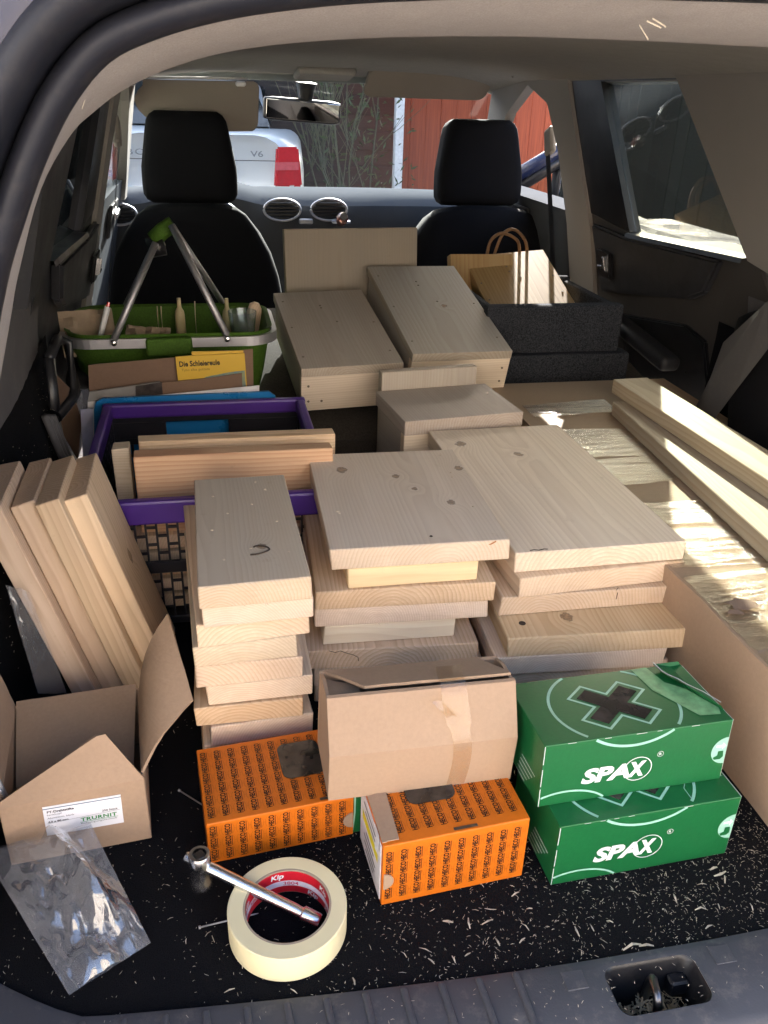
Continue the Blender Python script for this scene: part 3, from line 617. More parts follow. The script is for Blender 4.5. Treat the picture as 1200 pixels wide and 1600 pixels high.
lathe('mirror_stem', [(.0, 0), (.022, 0), (.028, .03), (.034, .05), (0, .055)], m_black, mm, 16, (.012, .012, .03))
tube('grab_handle', smooth_path([PX(752, 128, .50), PX(765, 112, .485), PX(790, 104, .48), PX(805, 118, .50)], 6), .010, m_pillar, car)
box('overhead_console', .17, .14, .02, m_head, car, (.0, 2.24, .755), (rad(-6), 0, 0), bev=.008, seg=2)
# ================================================================== CARGO: loose boards
T = .0272
W_A = [wood('spruce_fresh_%d' % i, b, d, wt, spacing=sp, contrast=ct) for i, (b, d, wt, sp, ct) in enumerate([
    ((.80, .65, .50), (.56, .39, .26), .0, .0044, .5), ((.82, .69, .57), (.60, .44, .32), .15, .0030, .5), ((.76, .59, .42), (.48, .31, .18), .1, .0050, .6), ((.72, .62, .50), (.50, .39, .28), .4, .0036, .55)])]
def cx_board(name, mat, c, rot, w, l, t, parent=None, label=None, group=None, jit=.0016, bev=.0012):
    o = box(name, w, l, t, mat, parent, c, rot, bev=bev, jit=jit)
    if label: tag(o, label, 'board', group)
    return o
def front_board(fl, fr, ztop, l, mat, label, t=T, cross=False, maxang=5):
    a, b = PZ(*fl, ztop), PZ(*fr, ztop); d = b-a; w = d.length; ang = max(-rad(maxang), min(rad(maxang), math.atan2(d.y, d.x)))
    u = Vector((math.cos(ang), math.sin(ang), 0)); v = Vector((-u.y, u.x, 0)); c = (a+b)/2+v*l/2-Vector((0, 0, t/2))
    if cross: return cx_board('board', mat, c, (0, 0, ang+rad(90)), l, w, t, None, label)
    return cx_board('board', mat, c, (0, 0, ang+0), w, l, t, None, label)
def dots(o, pts, r, mat, name, z):
    me = None
    for (x, y) in pts:
        if me is None:
            bm = bmesh.new(); bmesh.ops.create_cone(bm, cap_ends=True, segments=10, radius1=r, radius2=r*.8, depth=.0008); me = from_bm(bm, name)
        link(name, me, mat, o, (x, y, z+.0002))
m_filled = flat('filled_nail_hole', (.62, .52, .40), .9)
# narrow stack (left)
Lz = [.2525-.028*i for i in range(9)]
w_l1 = wood('spruce_grey_plank', (.68, .57, .43), (.50, .38, .26), .55, (.53, .49, .41), .0035, [(.012, -.058, .007)], .55)
LS = [((310.8, 918), (488.5, 902), .265, w_l1, 'grey planed board with a hooked dark knot mark topping the narrow stack'),
 ((315, 949), (489, 932), .265, W_A[1], 'second board from the top of the narrow stack'),
 ((308, 979), (484, 958), .30, W_A[0], 'board with a red pith dot on its end in the narrow stack'),
 ((302, 1012), (465, 993), .27, W_A[3], 'greyish rough-sawn board end in the middle of the narrow stack'),
 ((306, 1043), (474, 1026), .28, W_A[0], 'board just under the greyish rough-sawn one in the narrow stack'),
 ((322, 1072), (488, 1055), .26, W_A[1], 'set-back board above the protruding one in the narrow stack'),
 ((304, 1107), (472, 1090), .31, W_A[2], 'board jutting out furthest in the narrow stack'),
 ((329, 1138), (488, 1114), .27, W_A[1], 'board right under the jutting one in the narrow stack'),
 ((317, 1166), (486, 1142), .25, W_A[0], 'lowest board of the narrow stack, mostly behind the orange carton')]
LB = [front_board(a, b, z, l, m, lab) for (a, b, l, m, lab), z in zip(LS, Lz)]
dots(LB[0], [(.03, .09), (-.035, .08), (.01, .05), (-.02, .03), (.035, .0), (-.04, -.01), (.0, -.06), (-.03, -.08), (.04, -.075), (.02, .115)], .0016, m_filled, 'nail_hole', T/2)
tube('bark_mark', smooth_path([LB[0].matrix_basis.inverted() @ PZ(x, y, .2529) for x, y in [(391, 867), (402, 866), (415, 862), (421, 858), (415, 854), (402, 853), (396, 855)]], 4), .0010, m_hole, LB[0], 6)
tag(LB[2], kind=None); dots(LB[2], [], .002, m_hole, 'pith', 0)
bm = bmesh.new(); bmesh.ops.create_cone(bm, cap_ends=True, segments=12, radius1=.0022, radius2=.0022, depth=.0006)
link('pith_dot', from_bm(bm, 'pith_dot'), flat('pith_red', (.28, .07, .03)), LB[2], LB[2].matrix_basis.inverted() @ PY(371, 973, LB[2].location.y-.150), (rad(90), 0, 0))
# middle stack
Mz = [.2245-.028*i for i in range(8)]
w_m1 = wood('spruce_knotty', (.76, .65, .54), (.55, .42, .32), .42, (.70, .65, .59), .0046, [(-.068, .085, .010), (.005, .055, .007), (.022, .012, .0055), (.062, -.035, .0075), (.100, .075, .008)], .6)
w_yel = wood('yellow_pine', (.80, .64, .42), (.66, .48, .28), 0., spacing=.006, contrast=.35); w_pale = wood('pale_strip', (.86, .75, .58), (.72, .57, .40), 0., spacing=.0028, contrast=.4)
MS = [((516, 859.5), (799, 843.5), .290, w_m1, 'wide knotty board topping the middle stack, one dark bark streak on its end', False),
 ((543, 889), (750, 876), .20, w_yel, 'small yellow board tucked under the wide knotty top board', True),
 ((492, 925), (775, 910), .33, W_A[2], 'board with frayed end grain below the small yellow one', False),
 ((490, 952), (763, 936), .29, W_A[1], 'pinkish board resting on the narrow pale strip', False),
 ((505.5, 980), (713, 965.5), .18, w_pale, 'narrow pale strip sandwiched in the middle stack', True),
 ((473, 1019), (748, 1003.5), .30, W_A[2], 'cracked jutting board under the narrow pale strip', False),
 ((489, 1045), (757, 1034), .27, W_A[0], 'board just behind the top of the brown nail carton', False),
 ((492, 1071), (757, 1060), .27, W_A[0], 'lowest board of the middle stack, behind the brown nail carton', False)]
MB_ = [front_board(a, b, z, l, m, lab, cross=cr) for (a, b, l, m, lab, cr), z in zip(MS, Mz)]
dots(MB_[0], [(-.085, .125), (-.05, .125), (.085, .125), (-.088, .055), (.083, .045), (-.09, -.045), (.088, -.05), (.085, .06), (-.088, -.05)], .0018, m_filled, 'nail_hole', T/2)
dots(MB_[0], [(.015, -.125)], .0022, m_hole, 'nail_hole', T/2)
inv = MB_[0].matrix_basis.inverted(); yf = MB_[0].location.y-.1455
bm = bmesh.new(); stroke_into(bm, [(0, 0), (.012, .006), (.022, .012), (.032, .018), (.040, .0225)], .0022, plane_M(inv @ PY(723, 874, yf), (1, 0, 0), (0, 0, 1)))
print_obj('bark_streak', bm, flat('bark_brown', (.30, .13, .05)), MB_[0])
inv = MB_[5].matrix_basis.inverted(); yf = MB_[5].location.y-.1505
bm = bmesh.new(); stroke_into(bm, [(0, 0), (.008, -.003), (.014, -.001), (.022, -.005), (.030, -.008), (.036, -.012), (.037, -.018)], .0009, plane_M(inv @ PY(514, 1017, yf-.001), (1, 0, 0), (0, 0, 1)))
print_obj('crack', bm, m_hole, MB_[5])
# wide stack (right)
Rz = [.1962-.028*i for i in range(7)]
w_r1 = wood('spruce_broad', (.76, .65, .53), (.56, .44, .33), .42, (.70, .65, .58), .0060, [(-.08, .150, .011), (.0, .095, .009)], .6)
w_r4 = wood('spruce_warm', (.80, .64, .45), (.58, .38, .22), 0., spacing=.0055, knots=[(-.03, -.145, .010)], contrast=.5)
RS = [((805, 866), (1072, 845), .430, w_r1, 'broad long board topping the wide stack beside the taped carton'),
 ((812, 905), (1071, 876), .40, W_A[0], 'second board from the top of the wide stack, slightly askew'),
 ((783, 934), (1060, 914), .40, W_A[0], 'board with a heart crack on its end, third in the wide stack'),
 ((794, 998), (1077, 983), .37, w_r4, 'jutting warm board with one dark hole and a round knot'),
 ((775, 1028), (1041, 1012), .42, W_A[1], 'rough-edged board directly under the jutting warm board'),
 ((780, 1052), (1044, 1030), .38, W_A[0], 'greyish board above the lowest one in the wide stack'),
 ((794, 1073), (1049, 1047), .36, W_A[1], 'lowest board of the wide stack, just above the green screw carton')]
RB = [front_board(a, b, z, l, m, lab) for (a, b, l, m, lab), z in zip(RS, Rz)]
dots(RB[3], [], .004, m_hole, 'hole', T/2)
inv = RB[3].matrix_basis.inverted(); c = inv @ PZ(816, 974, Rz[3]); bm = bmesh.new(); bmesh.ops.create_cone(bm, cap_ends=True, segments=16, radius1=.0045, radius2=.0045, depth=.0006); link('drilled_hole', from_bm(bm, 'drilled_hole'), m_hole, RB[3], (c.x, c.y, T/2+.0002))
inv = RB[2].matrix_basis.inverted(); yf = RB[2].location.y-.2005
bm = bmesh.new(); stroke_into(bm, [(0, 0), (-.002, -.004), (.0005, -.007), (0, -.018)], .0010, plane_M(inv @ PY(966, 918, yf-.001), (1, 0, 0), (0, 0, 1))); print_obj('crack', bm, m_hole, RB[2])
inv = RB[0].matrix_basis.inverted()
bm = bmesh.new(); stroke_into(bm, [(-.012, 0), (-.006, .001), (0, -.001), (.007, .001), (.012, 0)], .0022, Matrix.Translation(inv @ PZ(842, 859, Rz[0]+.0004))); print_obj('dark_split', bm, m_hole, RB[0])
# splinters fraying on board ends
# leaning boards (left)
LNS = [((-.5505, .366), -15.0, .7, .129, .289, 'leaning board against the dark boot lining, furthest from the purple crate'),
 ((-.5225, .386), -14.6, .2, .124, .284, 'leaning board second from the dark boot lining'),
 ((-.4940, .378), -14.6, .2, .126, .287, 'leaning board third from the dark boot lining'),
 ((-.4650, .396), -15.2, 1.2, .126, .283, 'leaning board with a knot on its broad face, closest to the purple crate')]
w_ln = [wood('leaning_spruce_%d' % i, (.68, .53, .40), (.48, .34, .23), 0., spacing=.004+.0008*i, contrast=.5, knots=k) for i, k in enumerate([(), (), (), [(.0, .02, .010)]])]
for i, ((x, y), tilt, yaw, wd, l, lab) in enumerate(LNS):
    # local: x = width (runs into the car), y = length (up), z = thickness
    R = Euler((0, rad(tilt), rad(yaw))).to_matrix(); Mx = R @ Matrix(((0, 0, 1), (1, 0, 0), (0, 1, 0)))
    c = Vector((x, y, 0))+R @ Vector((T/2, wd/2, l/2)); c.z += .0085
    cx_board('board', w_ln[i], c, Mx.to_euler(), wd, l, T, None, lab)
# planks on the taped carton
wA = wood('long_plank_a', (.40, .35, .27), (.28, .22, .15), .3, spacing=.005, contrast=.5); 
def plank(p0, p1, w, ztop, mat, lab):
    a, b = Vector(p0), Vector(p1); d = b-a; l = d.length; ang = math.atan2(-d.x, d.y); v = Vector((d.y, -d.x, 0)).normalized()
    c = (a+b)/2+v*w/2; return cx_board('plank', mat, (c.x, c.y, ztop-T/2), (0, 0, ang), w, l, T, None, lab)
zb = .1945
plank(PZ(1250, 890, zb).xy.to_3d(), PZ(958, 627, zb).xy.to_3d(), .09, zb, wA, 'lower plank lying on the taped carton, partly under another plank')
zb = .223
plank(PZ(1230, 770, zb).xy.to_3d(), PZ(958, 592, zb).xy.to_3d(), .075, zb, wood('long_plank_b', (.50, .43, .33), (.32, .25, .17), .3, spacing=.006, contrast=.5), 'upper plank angled across the planks, its far end by the felt bin')
# ================================================================== nesting boxes
def CAMSC(p, k): return CAM+(Vector(p)-CAM)*k
w_nb = wood('nest_box_grey', (.47, .43, .39), (.34, .29, .25), .6, (.37, .34, .31), .005, (), .5)
w_nf = wood('nest_box_front', (.76, .67, .58), (.58, .47, .37), .1, spacing=.0045, contrast=.4)
w_nf2 = wood('nest_box_streaked', (.46, .43, .39), (.33, .28, .23), .6, (.33, .32, .30), .007, [(.02, .0, .008)], .55)
def nest_box(label, pos, rot, dims, mats, lidt=.018, overhang=.0, screws=True, extra=None, frontdrop=.0):
    """origin at front-left-bottom corner; roof, front, back, two sides, floor"""
    w_, d, h = dims; t = .018
    o = thing('nest_box', label, 'nest box', pos, tuple(rad(a) for a in rot))
    mt, mf = mats; hb = h-lidt
    rf = box('roof', w_+2*overhang, d, lidt, mt, o, (w_/2, d/2, h-lidt/2), bev=.001)
    fr = box('front', hb-.0, w_, t, mf, o, (w_/2, t/2+.002, hb/2), Matrix(((0, 1, 0), (0, 0, -1), (-1, 0, 0))).to_euler(), bev=.001)
    box('back', hb, w_-2*t, t, mf, o, (w_/2, d-t/2-.002, hb/2), Matrix(((0, 1, 0), (0, 0, -1), (-1, 0, 0))).to_euler(), bev=.001)
    for x in (t/2+.001, w_-t/2-.001): box('side', hb, d-2*t-.006, t, mt, o, (x, d/2, hb/2), Matrix(((0, 0, 1), (0, 1, 0), (-1, 0, 0))).to_euler(), bev=.001)
    box('floor', w_-2*t-.004, d-2*t-.008, t, mt, o, (w_/2, d/2, t/2), bev=.001)
    if screws:
        bm = bmesh.new(); bmesh.ops.create_cone(bm, cap_ends=True, segments=10, radius1=.0026, radius2=.002, depth=.0012); sm = from_bm(bm, 'screw')
        for x, y in ((.012, .05), (w_-.014, .055), (.012, d*.5), (w_-.014, d*.52), (.014, d-.05), (w_*.45, d-.08), (w_*.55, d*.55), (w_*.45, d*.75)): link('screw', sm, m_screw, o, (x, y, h+.0003))
        for x, z in ((.014, hb*.72), (.014, hb*.28), (w_-.014, hb*.7), (w_-.014, hb*.28), (.04, hb*.27)): link('screw', sm, m_screw, o, (x, .0015, z), (rad(90), 0, 0))
    return o
k = 1.075
nest_box('grey nesting box with a pale front, beside the green basket', CAMSC((-.215, .932, .184), k), (10.4, -1.0, 3.5), (.187*k, .342*k, .086*k), (w_nb, w_nf))
n2 = nest_box('grey nesting box with streaked glossy roof against the felt bin', CAMSC((-.012, .963, .200), k), (14.7, .7, 4.0), (.196*k, .365*k, .086*k), (w_nf2, w_nf))
a, b = PZ(633, 659, .213), PZ(818, 643.3, .213); wd = (b-a).length; ang = math.degrees(math.atan2((b-a).y, (b-a).x))
n3 = nest_box('short nesting box with a raised back board, behind the broad top board', Vector((a.x, a.y, .002)), (0, 0, ang), (wd, .165, .211), (w_nb, w_nf), .026, 0, False)
bk = box('back_board', .19, .245, .020, w_nb, n3, (wd/2-.004, .165+.011, .123), Matrix(((1, 0, 0), (0, 0, -1), (0, 1, 0))).to_euler(), bev=.001)
bm = bmesh.new(); bmesh.ops.create_cone(bm, cap_ends=True, segments=10, radius1=.0024, radius2=.002, depth=.0012); link('screw', from_bm(bm, 'screw'), m_screw, n3, (wd-.02, .11, .2115))
# upright board behind
o = thing('back_panel', 'upright grey panel standing behind the nesting boxes', 'board', PY(446, 460, 1.44))
kx = 1.44+.5; wq = (PY(646, 455, 1.48)-PY(446, 455, 1.44)).length
w_up = wood('upright_panel', (.37, .31, .24), (.24, .17, .11), .9, (.25, .22, .18), .006, (), .45)
box('panel', wq, .215, .022, w_up, o, (wq/2, .0, .035), (rad(84), 0, 0), bev=.001); box('batten', .03, .2, .02, w_up, o, (.03, .024, .03), (rad(84), 0, 0), bev=.001)
o.rotation_euler.z = rad(6)
# golden nesting box in the felt bin
w_gold = wood('oiled_larch', (.42, .28, .12), (.27, .15, .055), 0., spacing=.009, contrast=.45, rough=.5)
k2 = 1.17
gn = nest_box('golden nesting box with a carrying loop standing in the felt bin', CAMSC((.183, 1.107, .25), k2), (22.7, -4.3, 1.1), (.18*k2, .201*k2, .08*k2), (w_gold, w_gold), .016)
tube('carry_loop', smooth_path([(.06, .23, .085), (.07, .245, .125), (.10, .25, .14), (.14, .245, .12), (.15, .235, .085)], 6), .004, flat('cord_brown', (.17, .09, .04)), gn, 8)
tube('carry_loop', smooth_path([(.08, .235, .085), (.10, .25, .135), (.13, .255, .145), (.16, .245, .12), (.17, .235, .085)], 6), .004, flat('cord_brown2', (.17, .09, .04)), gn, 8)
bb = PY(697, 412, 1.52); o = thing('wood_offcut', 'brown wooden offcut peeping out behind the golden nesting box', 'board', bb); box('block', .16, .10, .03, w_gold, o, (.09, 0, -.03), (rad(70), 0, 0))
# felt bin
fb = thing('felt_bin', 'dark grey felt storage bin with a stepped front wall', 'bin', (.215, 1.215, .0))
def felt(n, w_, h, t, loc, rot=(0, 0, 0)): return box(n, w_, t, h, m_felt, fb, loc, rot, bev=.006, seg=2)
felt('front_wall', .315, .115, .03, (.155, .0, .250)); felt('front_step', .335, .20, .05, (.165, -.012, .105)); felt('rear_wall', .315, .31, .02, (.155, .30, .155))
felt('side_wall', .022, .30, .28, (.30, .155, .152)); felt('side_wall', .022, .30, .28, (.012, .155, .152)); felt('floor', .28, .02, .27, (.156, .155, .13))
# ================================================================== taped carton (right)
m_ctop = cardboard('carton_kraft', (.36, .265, .18), .25, 1, .7, .3); m_cside = cardboard('carton_side', (.44, .31, .21), .06, 1, .8, .25)
ct = thing('long_carton', 'long flat brown carton patched with shiny tape, planks lying on it', 'carton', (.2, -.03, 0))
CW, CL, CH = .40, 1.14, .166
NX, NY = 20, 90; rows = []
for i in range(NY+1):
    y = CL*i/NY; r = []
    for j in range(NX+1):
        x = CW*j/NX; e = min(1, min(x, CW-x)/.03, min(y, CL-y)/.03)
        zz = CH-.0006+e*(.0006*noise.noise(Vector((x*6, y*40, 1)))+.0006*noise.noise(Vector((x*14, y*90, 5)))-.002*max(0, noise.noise(Vector((x*3, y*14, 9)))))
        r.append((x, y, zz))
    rows.append(r)
loft('top_flap', rows, m_ctop, ct)
def card_wall(name, p0, p1, h, parent, mat, z0=.001, n=40, amp=.003, seed=0, thick=.004):
    a, b = Vector(p0), Vector(p1); nn = Vector((-(b-a).y, (b-a).x, 0)).normalized(); R = []
    for i in range(n+1):
        q = a.lerp(b, i/n); R.append([q+nn*amp*noise.noise(Vector((i*.35+seed, k*.8, seed)))*(1 if 0 < k else .4)+Vector((0, 0, z0+h*k/4)) for k in range(5)])
    return loft(name, R, mat, parent, thick=thick)
card_wall('side_wall', (.002, 0, 0), (.002, CL, 0), CH-.0015, ct, m_cside, seed=3); card_wall('side_wall', (CW-.002, CL, 0), (CW-.002, 0, 0), CH-.0015, ct, m_cside, seed=5)
card_wall('end_wall', (.006, CL-.002, 0), (CW-.006, CL-.002, 0), CH-.002, ct, m_cside, seed=7); card_wall('end_wall', (CW-.006, .002, 0), (.006, .002, 0), CH-.002, ct, m_cside, seed=8)
g = G('packing_tape'); p = g.obj(); cr = g.noise(g.vm('MULTIPLY', p, (40., 150., 20.)), 1., 6, .7); 
gl = g.N('BsdfGlossy', {'Color': (1, 1, 1), 'Roughness': .09}); bn = g.N('Bump', {'Strength': .7, 'Distance': .003, 'Height': cr}); g.t.links.new(bn.outputs[0], gl.inputs['Normal'])
tr = g.N('BsdfTransparent', ((.93, .90, .84),)); fr = g.fres(1.5, bn.outputs[0])
g.t.links.new(g.N('MixShader', (g.ma('MULTIPLY_ADD', fr, 1.25, .03), tr.outputs[0], gl.outputs[0])).outputs[0], g.out.inputs[0]); m_tape = g.m
def wrinkle(x, y, sd):
    s_ = y+.010*noise.noise(Vector((x*7, y*5, sd)))+.10*(x-.15)*.25
    r_ = 1-abs(noise.noise(Vector((x*2.2+sd, s_*34, sd)))); r2 = 1-abs(noise.noise(Vector((x*5+sd, s_*85, sd+3))))
    return .0028*max(0, r_-.78)/.22*(.4+noise.noise(Vector((x*4, y*9, sd+7)))**2*4)+.0009*max(0, r2-.7)/.3
def tape_strip(x0, x1, y0, wd, ang, sd):
    nx, ny = 30, max(10, int(wd/.0028)); R_ = []
    for i in range(nx+1):
        x = x0+(x1-x0)*i/nx; r = []
        for j in range(ny+1):
            y = y0+wd*(j/ny-.5)+math.tan(rad(ang))*(x-x0); r.append((x, y, CH+.0016+min(.006, wrinkle(x, y, sd))))
        R_.append(r)
    return loft('tape_strip', R_, m_tape, ct)
for k_, a in enumerate(((.0, .33, .24, .20, 4), (.0, .36, .46, .19, -3), (.0, .20, .66, .10, 5), (.0, .24, .80, .13, -4), (.02, .20, .96, .07, 5))): tape_strip(*a, 1.7*k_)
m_torn = cardboard('torn_paper', (.24, .17, .13), 0, 1, .9)
for (px, py, s) in ((1160, 770, .020), (1148, 757, .012), (1162, 945, .022), (1150, 957, .012)):
    c = PZ(px, py, CH+.004)-ct.location; random.seed(px); bm = bmesh.new(); n = 14
    pts = [(s*random.uniform(.45, 1.2)*math.cos(2*math.pi*i/n), s*random.uniform(.4, 1.0)*.9*math.sin(2*math.pi*i/n)) for i in range(n)]
    poly_into(bm, pts, Matrix.Translation((c.x, c.y, CH+.0052))); print_obj('torn_patch', bm, m_torn, ct)
# ================================================================== purple folding crate
m_purple = plastic('purple_plastic', (.060, .018, .22), .38, .5, 200., .05); m_lat = plastic('black_lattice', (.010, .010, .016), .4, .5)
X0, X1, Y0, Y1, CZ = -.556, -.212, .548, .955, .205
cr = thing('folding_crate', 'purple-rimmed folding crate with black lattice walls, boards standing in it', 'crate', (X0, Y0, 0))
CWd, CDp = X1-X0, Y1-Y0
def lattice(bm, L, z0, z1, M, pitch=.0142, b=.0028, t=.004):
    def bar(x0, x1, a, c):
        bb = box_bm(x1-x0, c-a, t, 0, 1, ((x0+x1)/2, (a+c)/2, 0)); bb.transform(M); me = bpy.data.meshes.new('x'); bb.to_mesh(me); bb.free(); bm.from_mesh(me); bpy.data.meshes.remove(me)
    n = int(L/pitch); pt = L/n
    for i in range(n+1): bar(max(0, i*pt-b/2), min(L, i*pt+b/2), z0, z1)
    for i in range(n):
        hh = (z1-z0); off = (i % 2)*.5
        for k in range(4):
            z = z0+hh*((k+off)/2.5)
            if z0 < z < z1: bar(i*pt+b/2, (i+1)*pt-b/2, z-b/2, z+b/2)
def crate_wall(L, M, gap=None):
    bm = bmesh.new(); lattice(bm, L, .012, .085, M); lattice(bm, L, .103, .170, M)
    for (a, c) in ((.0, .012), (.085, .103), (.170, .182)):
        bb = box_bm(L, c-a, .007, .001, 1, (L/2, (a+c)/2, 0)); bb.transform(M); me = bpy.data.meshes.new('x'); bb.to_mesh(me); bb.free(); bm.from_mesh(me)
    for x in (.006, L-.006):
        bb = box_bm(.012, .18, .0075, .001, 1, (x, .09, 0)); bb.transform(M); me = bpy.data.meshes.new('x'); bb.to_mesh(me); bb.free(); bm.from_mesh(me)
    o = link('lattice_wall', from_bm(bm, 'lattice_wall'), m_lat, cr); return o
crate_wall(CWd, plane_M((0, .006, .004), (1, 0, 0), (0, 0, 1)))
bm = bmesh.new(); MB2 = plane_M((0, CDp-.006, .004), (1, 0, 0), (0, 0, 1)); lattice(bm, CWd, .012, .125, MB2, .0125, .0045)
for (x0_, x1_, a_, c_) in ((0, CWd, 0, .012), (0, CWd, .166, .182), (0, CWd, .125, .136), (0, .10, .136, .166), (.21, CWd, .136, .166)):
    bb = box_bm(x1_-x0_, c_-a_, .007, .001, 1, ((x0_+x1_)/2, (a_+c_)/2, 0)); bb.transform(MB2); me = bpy.data.meshes.new('x'); bb.to_mesh(me); bb.free(); bm.from_mesh(me)
link('lattice_wall', from_bm(bm, 'lattice_wall'), m_lat, cr)
crate_wall(CDp-.02, plane_M((.006, .01, .004), (0, 1, 0), (0, 0, 1)))
crate_wall(CDp-.02, plane_M((CWd-.006, .01, .004), (0, 1, 0), (0, 0, 1)))
box('floor', CWd-.02, CDp-.02, .004, m_lat, cr, (CWd/2, CDp/2, .004))
def rim(name, w_, d, loc): return box(name, w_, d, .026, m_purple, cr, loc, bev=.004, seg=2)
box('rim', CWd+.012, .016, .036, m_purple, cr, (CWd/2, .004, CZ-.018), bev=.004, seg=2); rim('rim', CWd+.012, .016, (CWd/2, CDp-.004, CZ-.013)); rim('rim', .016, CDp-.026, (.004, CDp/2, CZ-.0125)); rim('rim', .016, CDp-.026, (CWd-.004, CDp/2, CZ-.0125))
# boards standing on edge in the crate
def edge_board(pl, pr, Y, h, mat, lab, l_extra=0):
    a, b = PY(*pl, Y), PY(*pr, Y); L = b.x-a.x; ang = math.atan2(b.z-a.z, L)*.3
    R = Matrix(((0, 1, 0), (0, 0, 1), (1, 0, 0)))      # local x -> up, y -> right, z -> into the car
    c = Vector(((a.x+b.x)/2, Y+T/2, (a.z+b.z)/2-h/2)); return cx_board('board', mat, c, (R.to_euler()), h, L, T, None, lab)
w_red = wood('red_striped_spruce', (.68, .47, .33), (.46, .22, .13), 0., spacing=.0062, contrast=.75, pith=(-.9, .0))
edge_board((206, 709), (519, 706), .605, .20, w_red, 'board with reddish stripes standing on edge at the front of the crate')
edge_board((214, 684), (524, 686), .668, .22, W_A[2], 'rough-edged board standing behind the red-striped one in the crate')
e3 = edge_board((174, 702), (200, 700), .642, .20, W_A[3], 'short grey offcut at the end of the boards in the crate')
# things stacked inside the crate, showing through its lattice
pal = thing('offcut_pile', 'light wood offcuts lying inside the crate behind its lattice', 'wood', (X0+.02, Y0+.02, .0065))
for i in range(5): box('offcut', .30, .034, .022, W_A[i % 4], pal, (.155+.003*(i % 2), .036+.006*(i % 3), .014+.024*i), (0, 0, rad(random.uniform(-1, 1))), bev=.001)
# ================================================================== papers between crate and basket
def sheet(name, pts, Y, mat, lab, cat, t=.003, lean=0., bottom=None):
    q = [PY(a, b, Y) for a, b in pts]; o = prism(name, [(v.x, v.z) for v in q], t, mat, None, plane_M((0, Y, 0), (1, 0, 0), (0, 0, 1))); return tag(o, lab, cat) if lab else o
m_bluep = plastic('blue_folder', (.010, .16, .42), .3, .5, 150., .03); m_paper = flat('white_paper', (.66, .66, .68), .8)
sheet('folder', [(147, 640), (150, 628), (160, 622), (420, 611), (430, 618), (432, 900), (150, 900)], .972, m_bluep, 'bright blue plastic folder standing against the back of the crate', 'folder', .006)
sheet('paper_sheet', [(137, 628), (405, 602), (408, 900), (140, 900)], .982, m_paper, 'white paper sheet just behind the blue folder', 'paper', .0015)
sheet('envelope', [(126, 640), (145, 638), (150, 900), (138, 900)], .964, flat('lilac_paper', (.42, .44, .62), .7), 'lilac envelope edge at the left end of the blue folder', 'envelope', .002)
sheet('magazine', [(136, 632), (140, 612), (250, 596), (255, 800), (140, 800)], .992, flat('grey_print', (.26, .25, .24), .5), 'grey magazine with a dark picture behind the white sheet', 'magazine', .004)
sheet('photo_card', [(212, 603), (253, 597), (256, 640), (212, 640)], .9885, flat('dark_photo', (.04, .032, .03), .4, var=.6, scale=70.), 'dark photo card in front of the grey magazine', 'card', .001)
m_bc = cardboard('brown_board', (.21, .135, .095), 0, 1)
sheet('cardboard_sheet', [(138, 570), (290, 557), (395, 545), (400, 800), (146, 800)], 1.012, m_bc, 'plain brown cardboard sheet in front of the green basket', 'cardboard', .003)
sheet('cardboard_sheet', [(250, 598), (330, 590), (378, 583), (385, 800), (255, 800)], .9975, m_bc, 'lighter brown cardboard sheet below the yellow booklet', 'cardboard', .003)
g = G('yellow_cover'); p = g.obj(); s = g.N('SeparateXYZ', (p,)); bk_ = thing('booklet', 'yellow booklet with black title about barn owls, before the green basket', 'booklet', PY(282, 640, 1.003))
g.bsdf((.62, .40, .045), .4, .45); m_yel = g.m
bw = (PY(390, 553, 1.003)-PY(282, 557, 1.003)).length; bh = .10; by0 = PY(282, 557, 1.003).z-bk_.location.z
bkm = box('cover', bw, .004, bh, m_yel, bk_, (bw/2, 0, by0-bh/2+.002), (0, rad(-1.5), 0), bev=.0004)
bm = bmesh.new(); text_into(bm, 'Die Schleiereule', .072, .0105, plane_M((-.020, -.0024, bh/2-.014), (1, 0, 0), (0, 0, 1)), .03); print_obj('title', bm, m_black, bkm)
bm = bmesh.new(); text_into(bm, 'Tyto alba guttata', .05, .006, plane_M((-.028, -.0024, bh/2-.026), (1, 0, 0), (0, 0, 1)), .0); print_obj('subtitle', bm, flat('grey_ink', (.2, .14, .03)), bkm)
g = G('cover_picture'); p = g.obj(); n = g.noise(p, 60., 4); g.bsdf(g.mix(g.mr(n, .35, .65), (.12, .20, .26), (.25, .30, .16)), .4, .4); bm = bmesh.new()
poly_into(bm, [(-bw/2+.008, -.02), (-bw/2+.03, .0), (-.01, .010), (.03, .016), (bw/2-.002, .018), (bw/2-.002, -bh/2+.01), (-bw/2+.008, -bh/2+.01)], plane_M((0, -.0023, 0), (1, 0, 0), (0, 0, 1))); print_obj('picture', bm, g.m, bkm)
b2 = box('page_block', bw*.75, .004, bh, m_yel, bk_, (bw*.60, .0055, by0-bh/2+.007), bev=.0004)
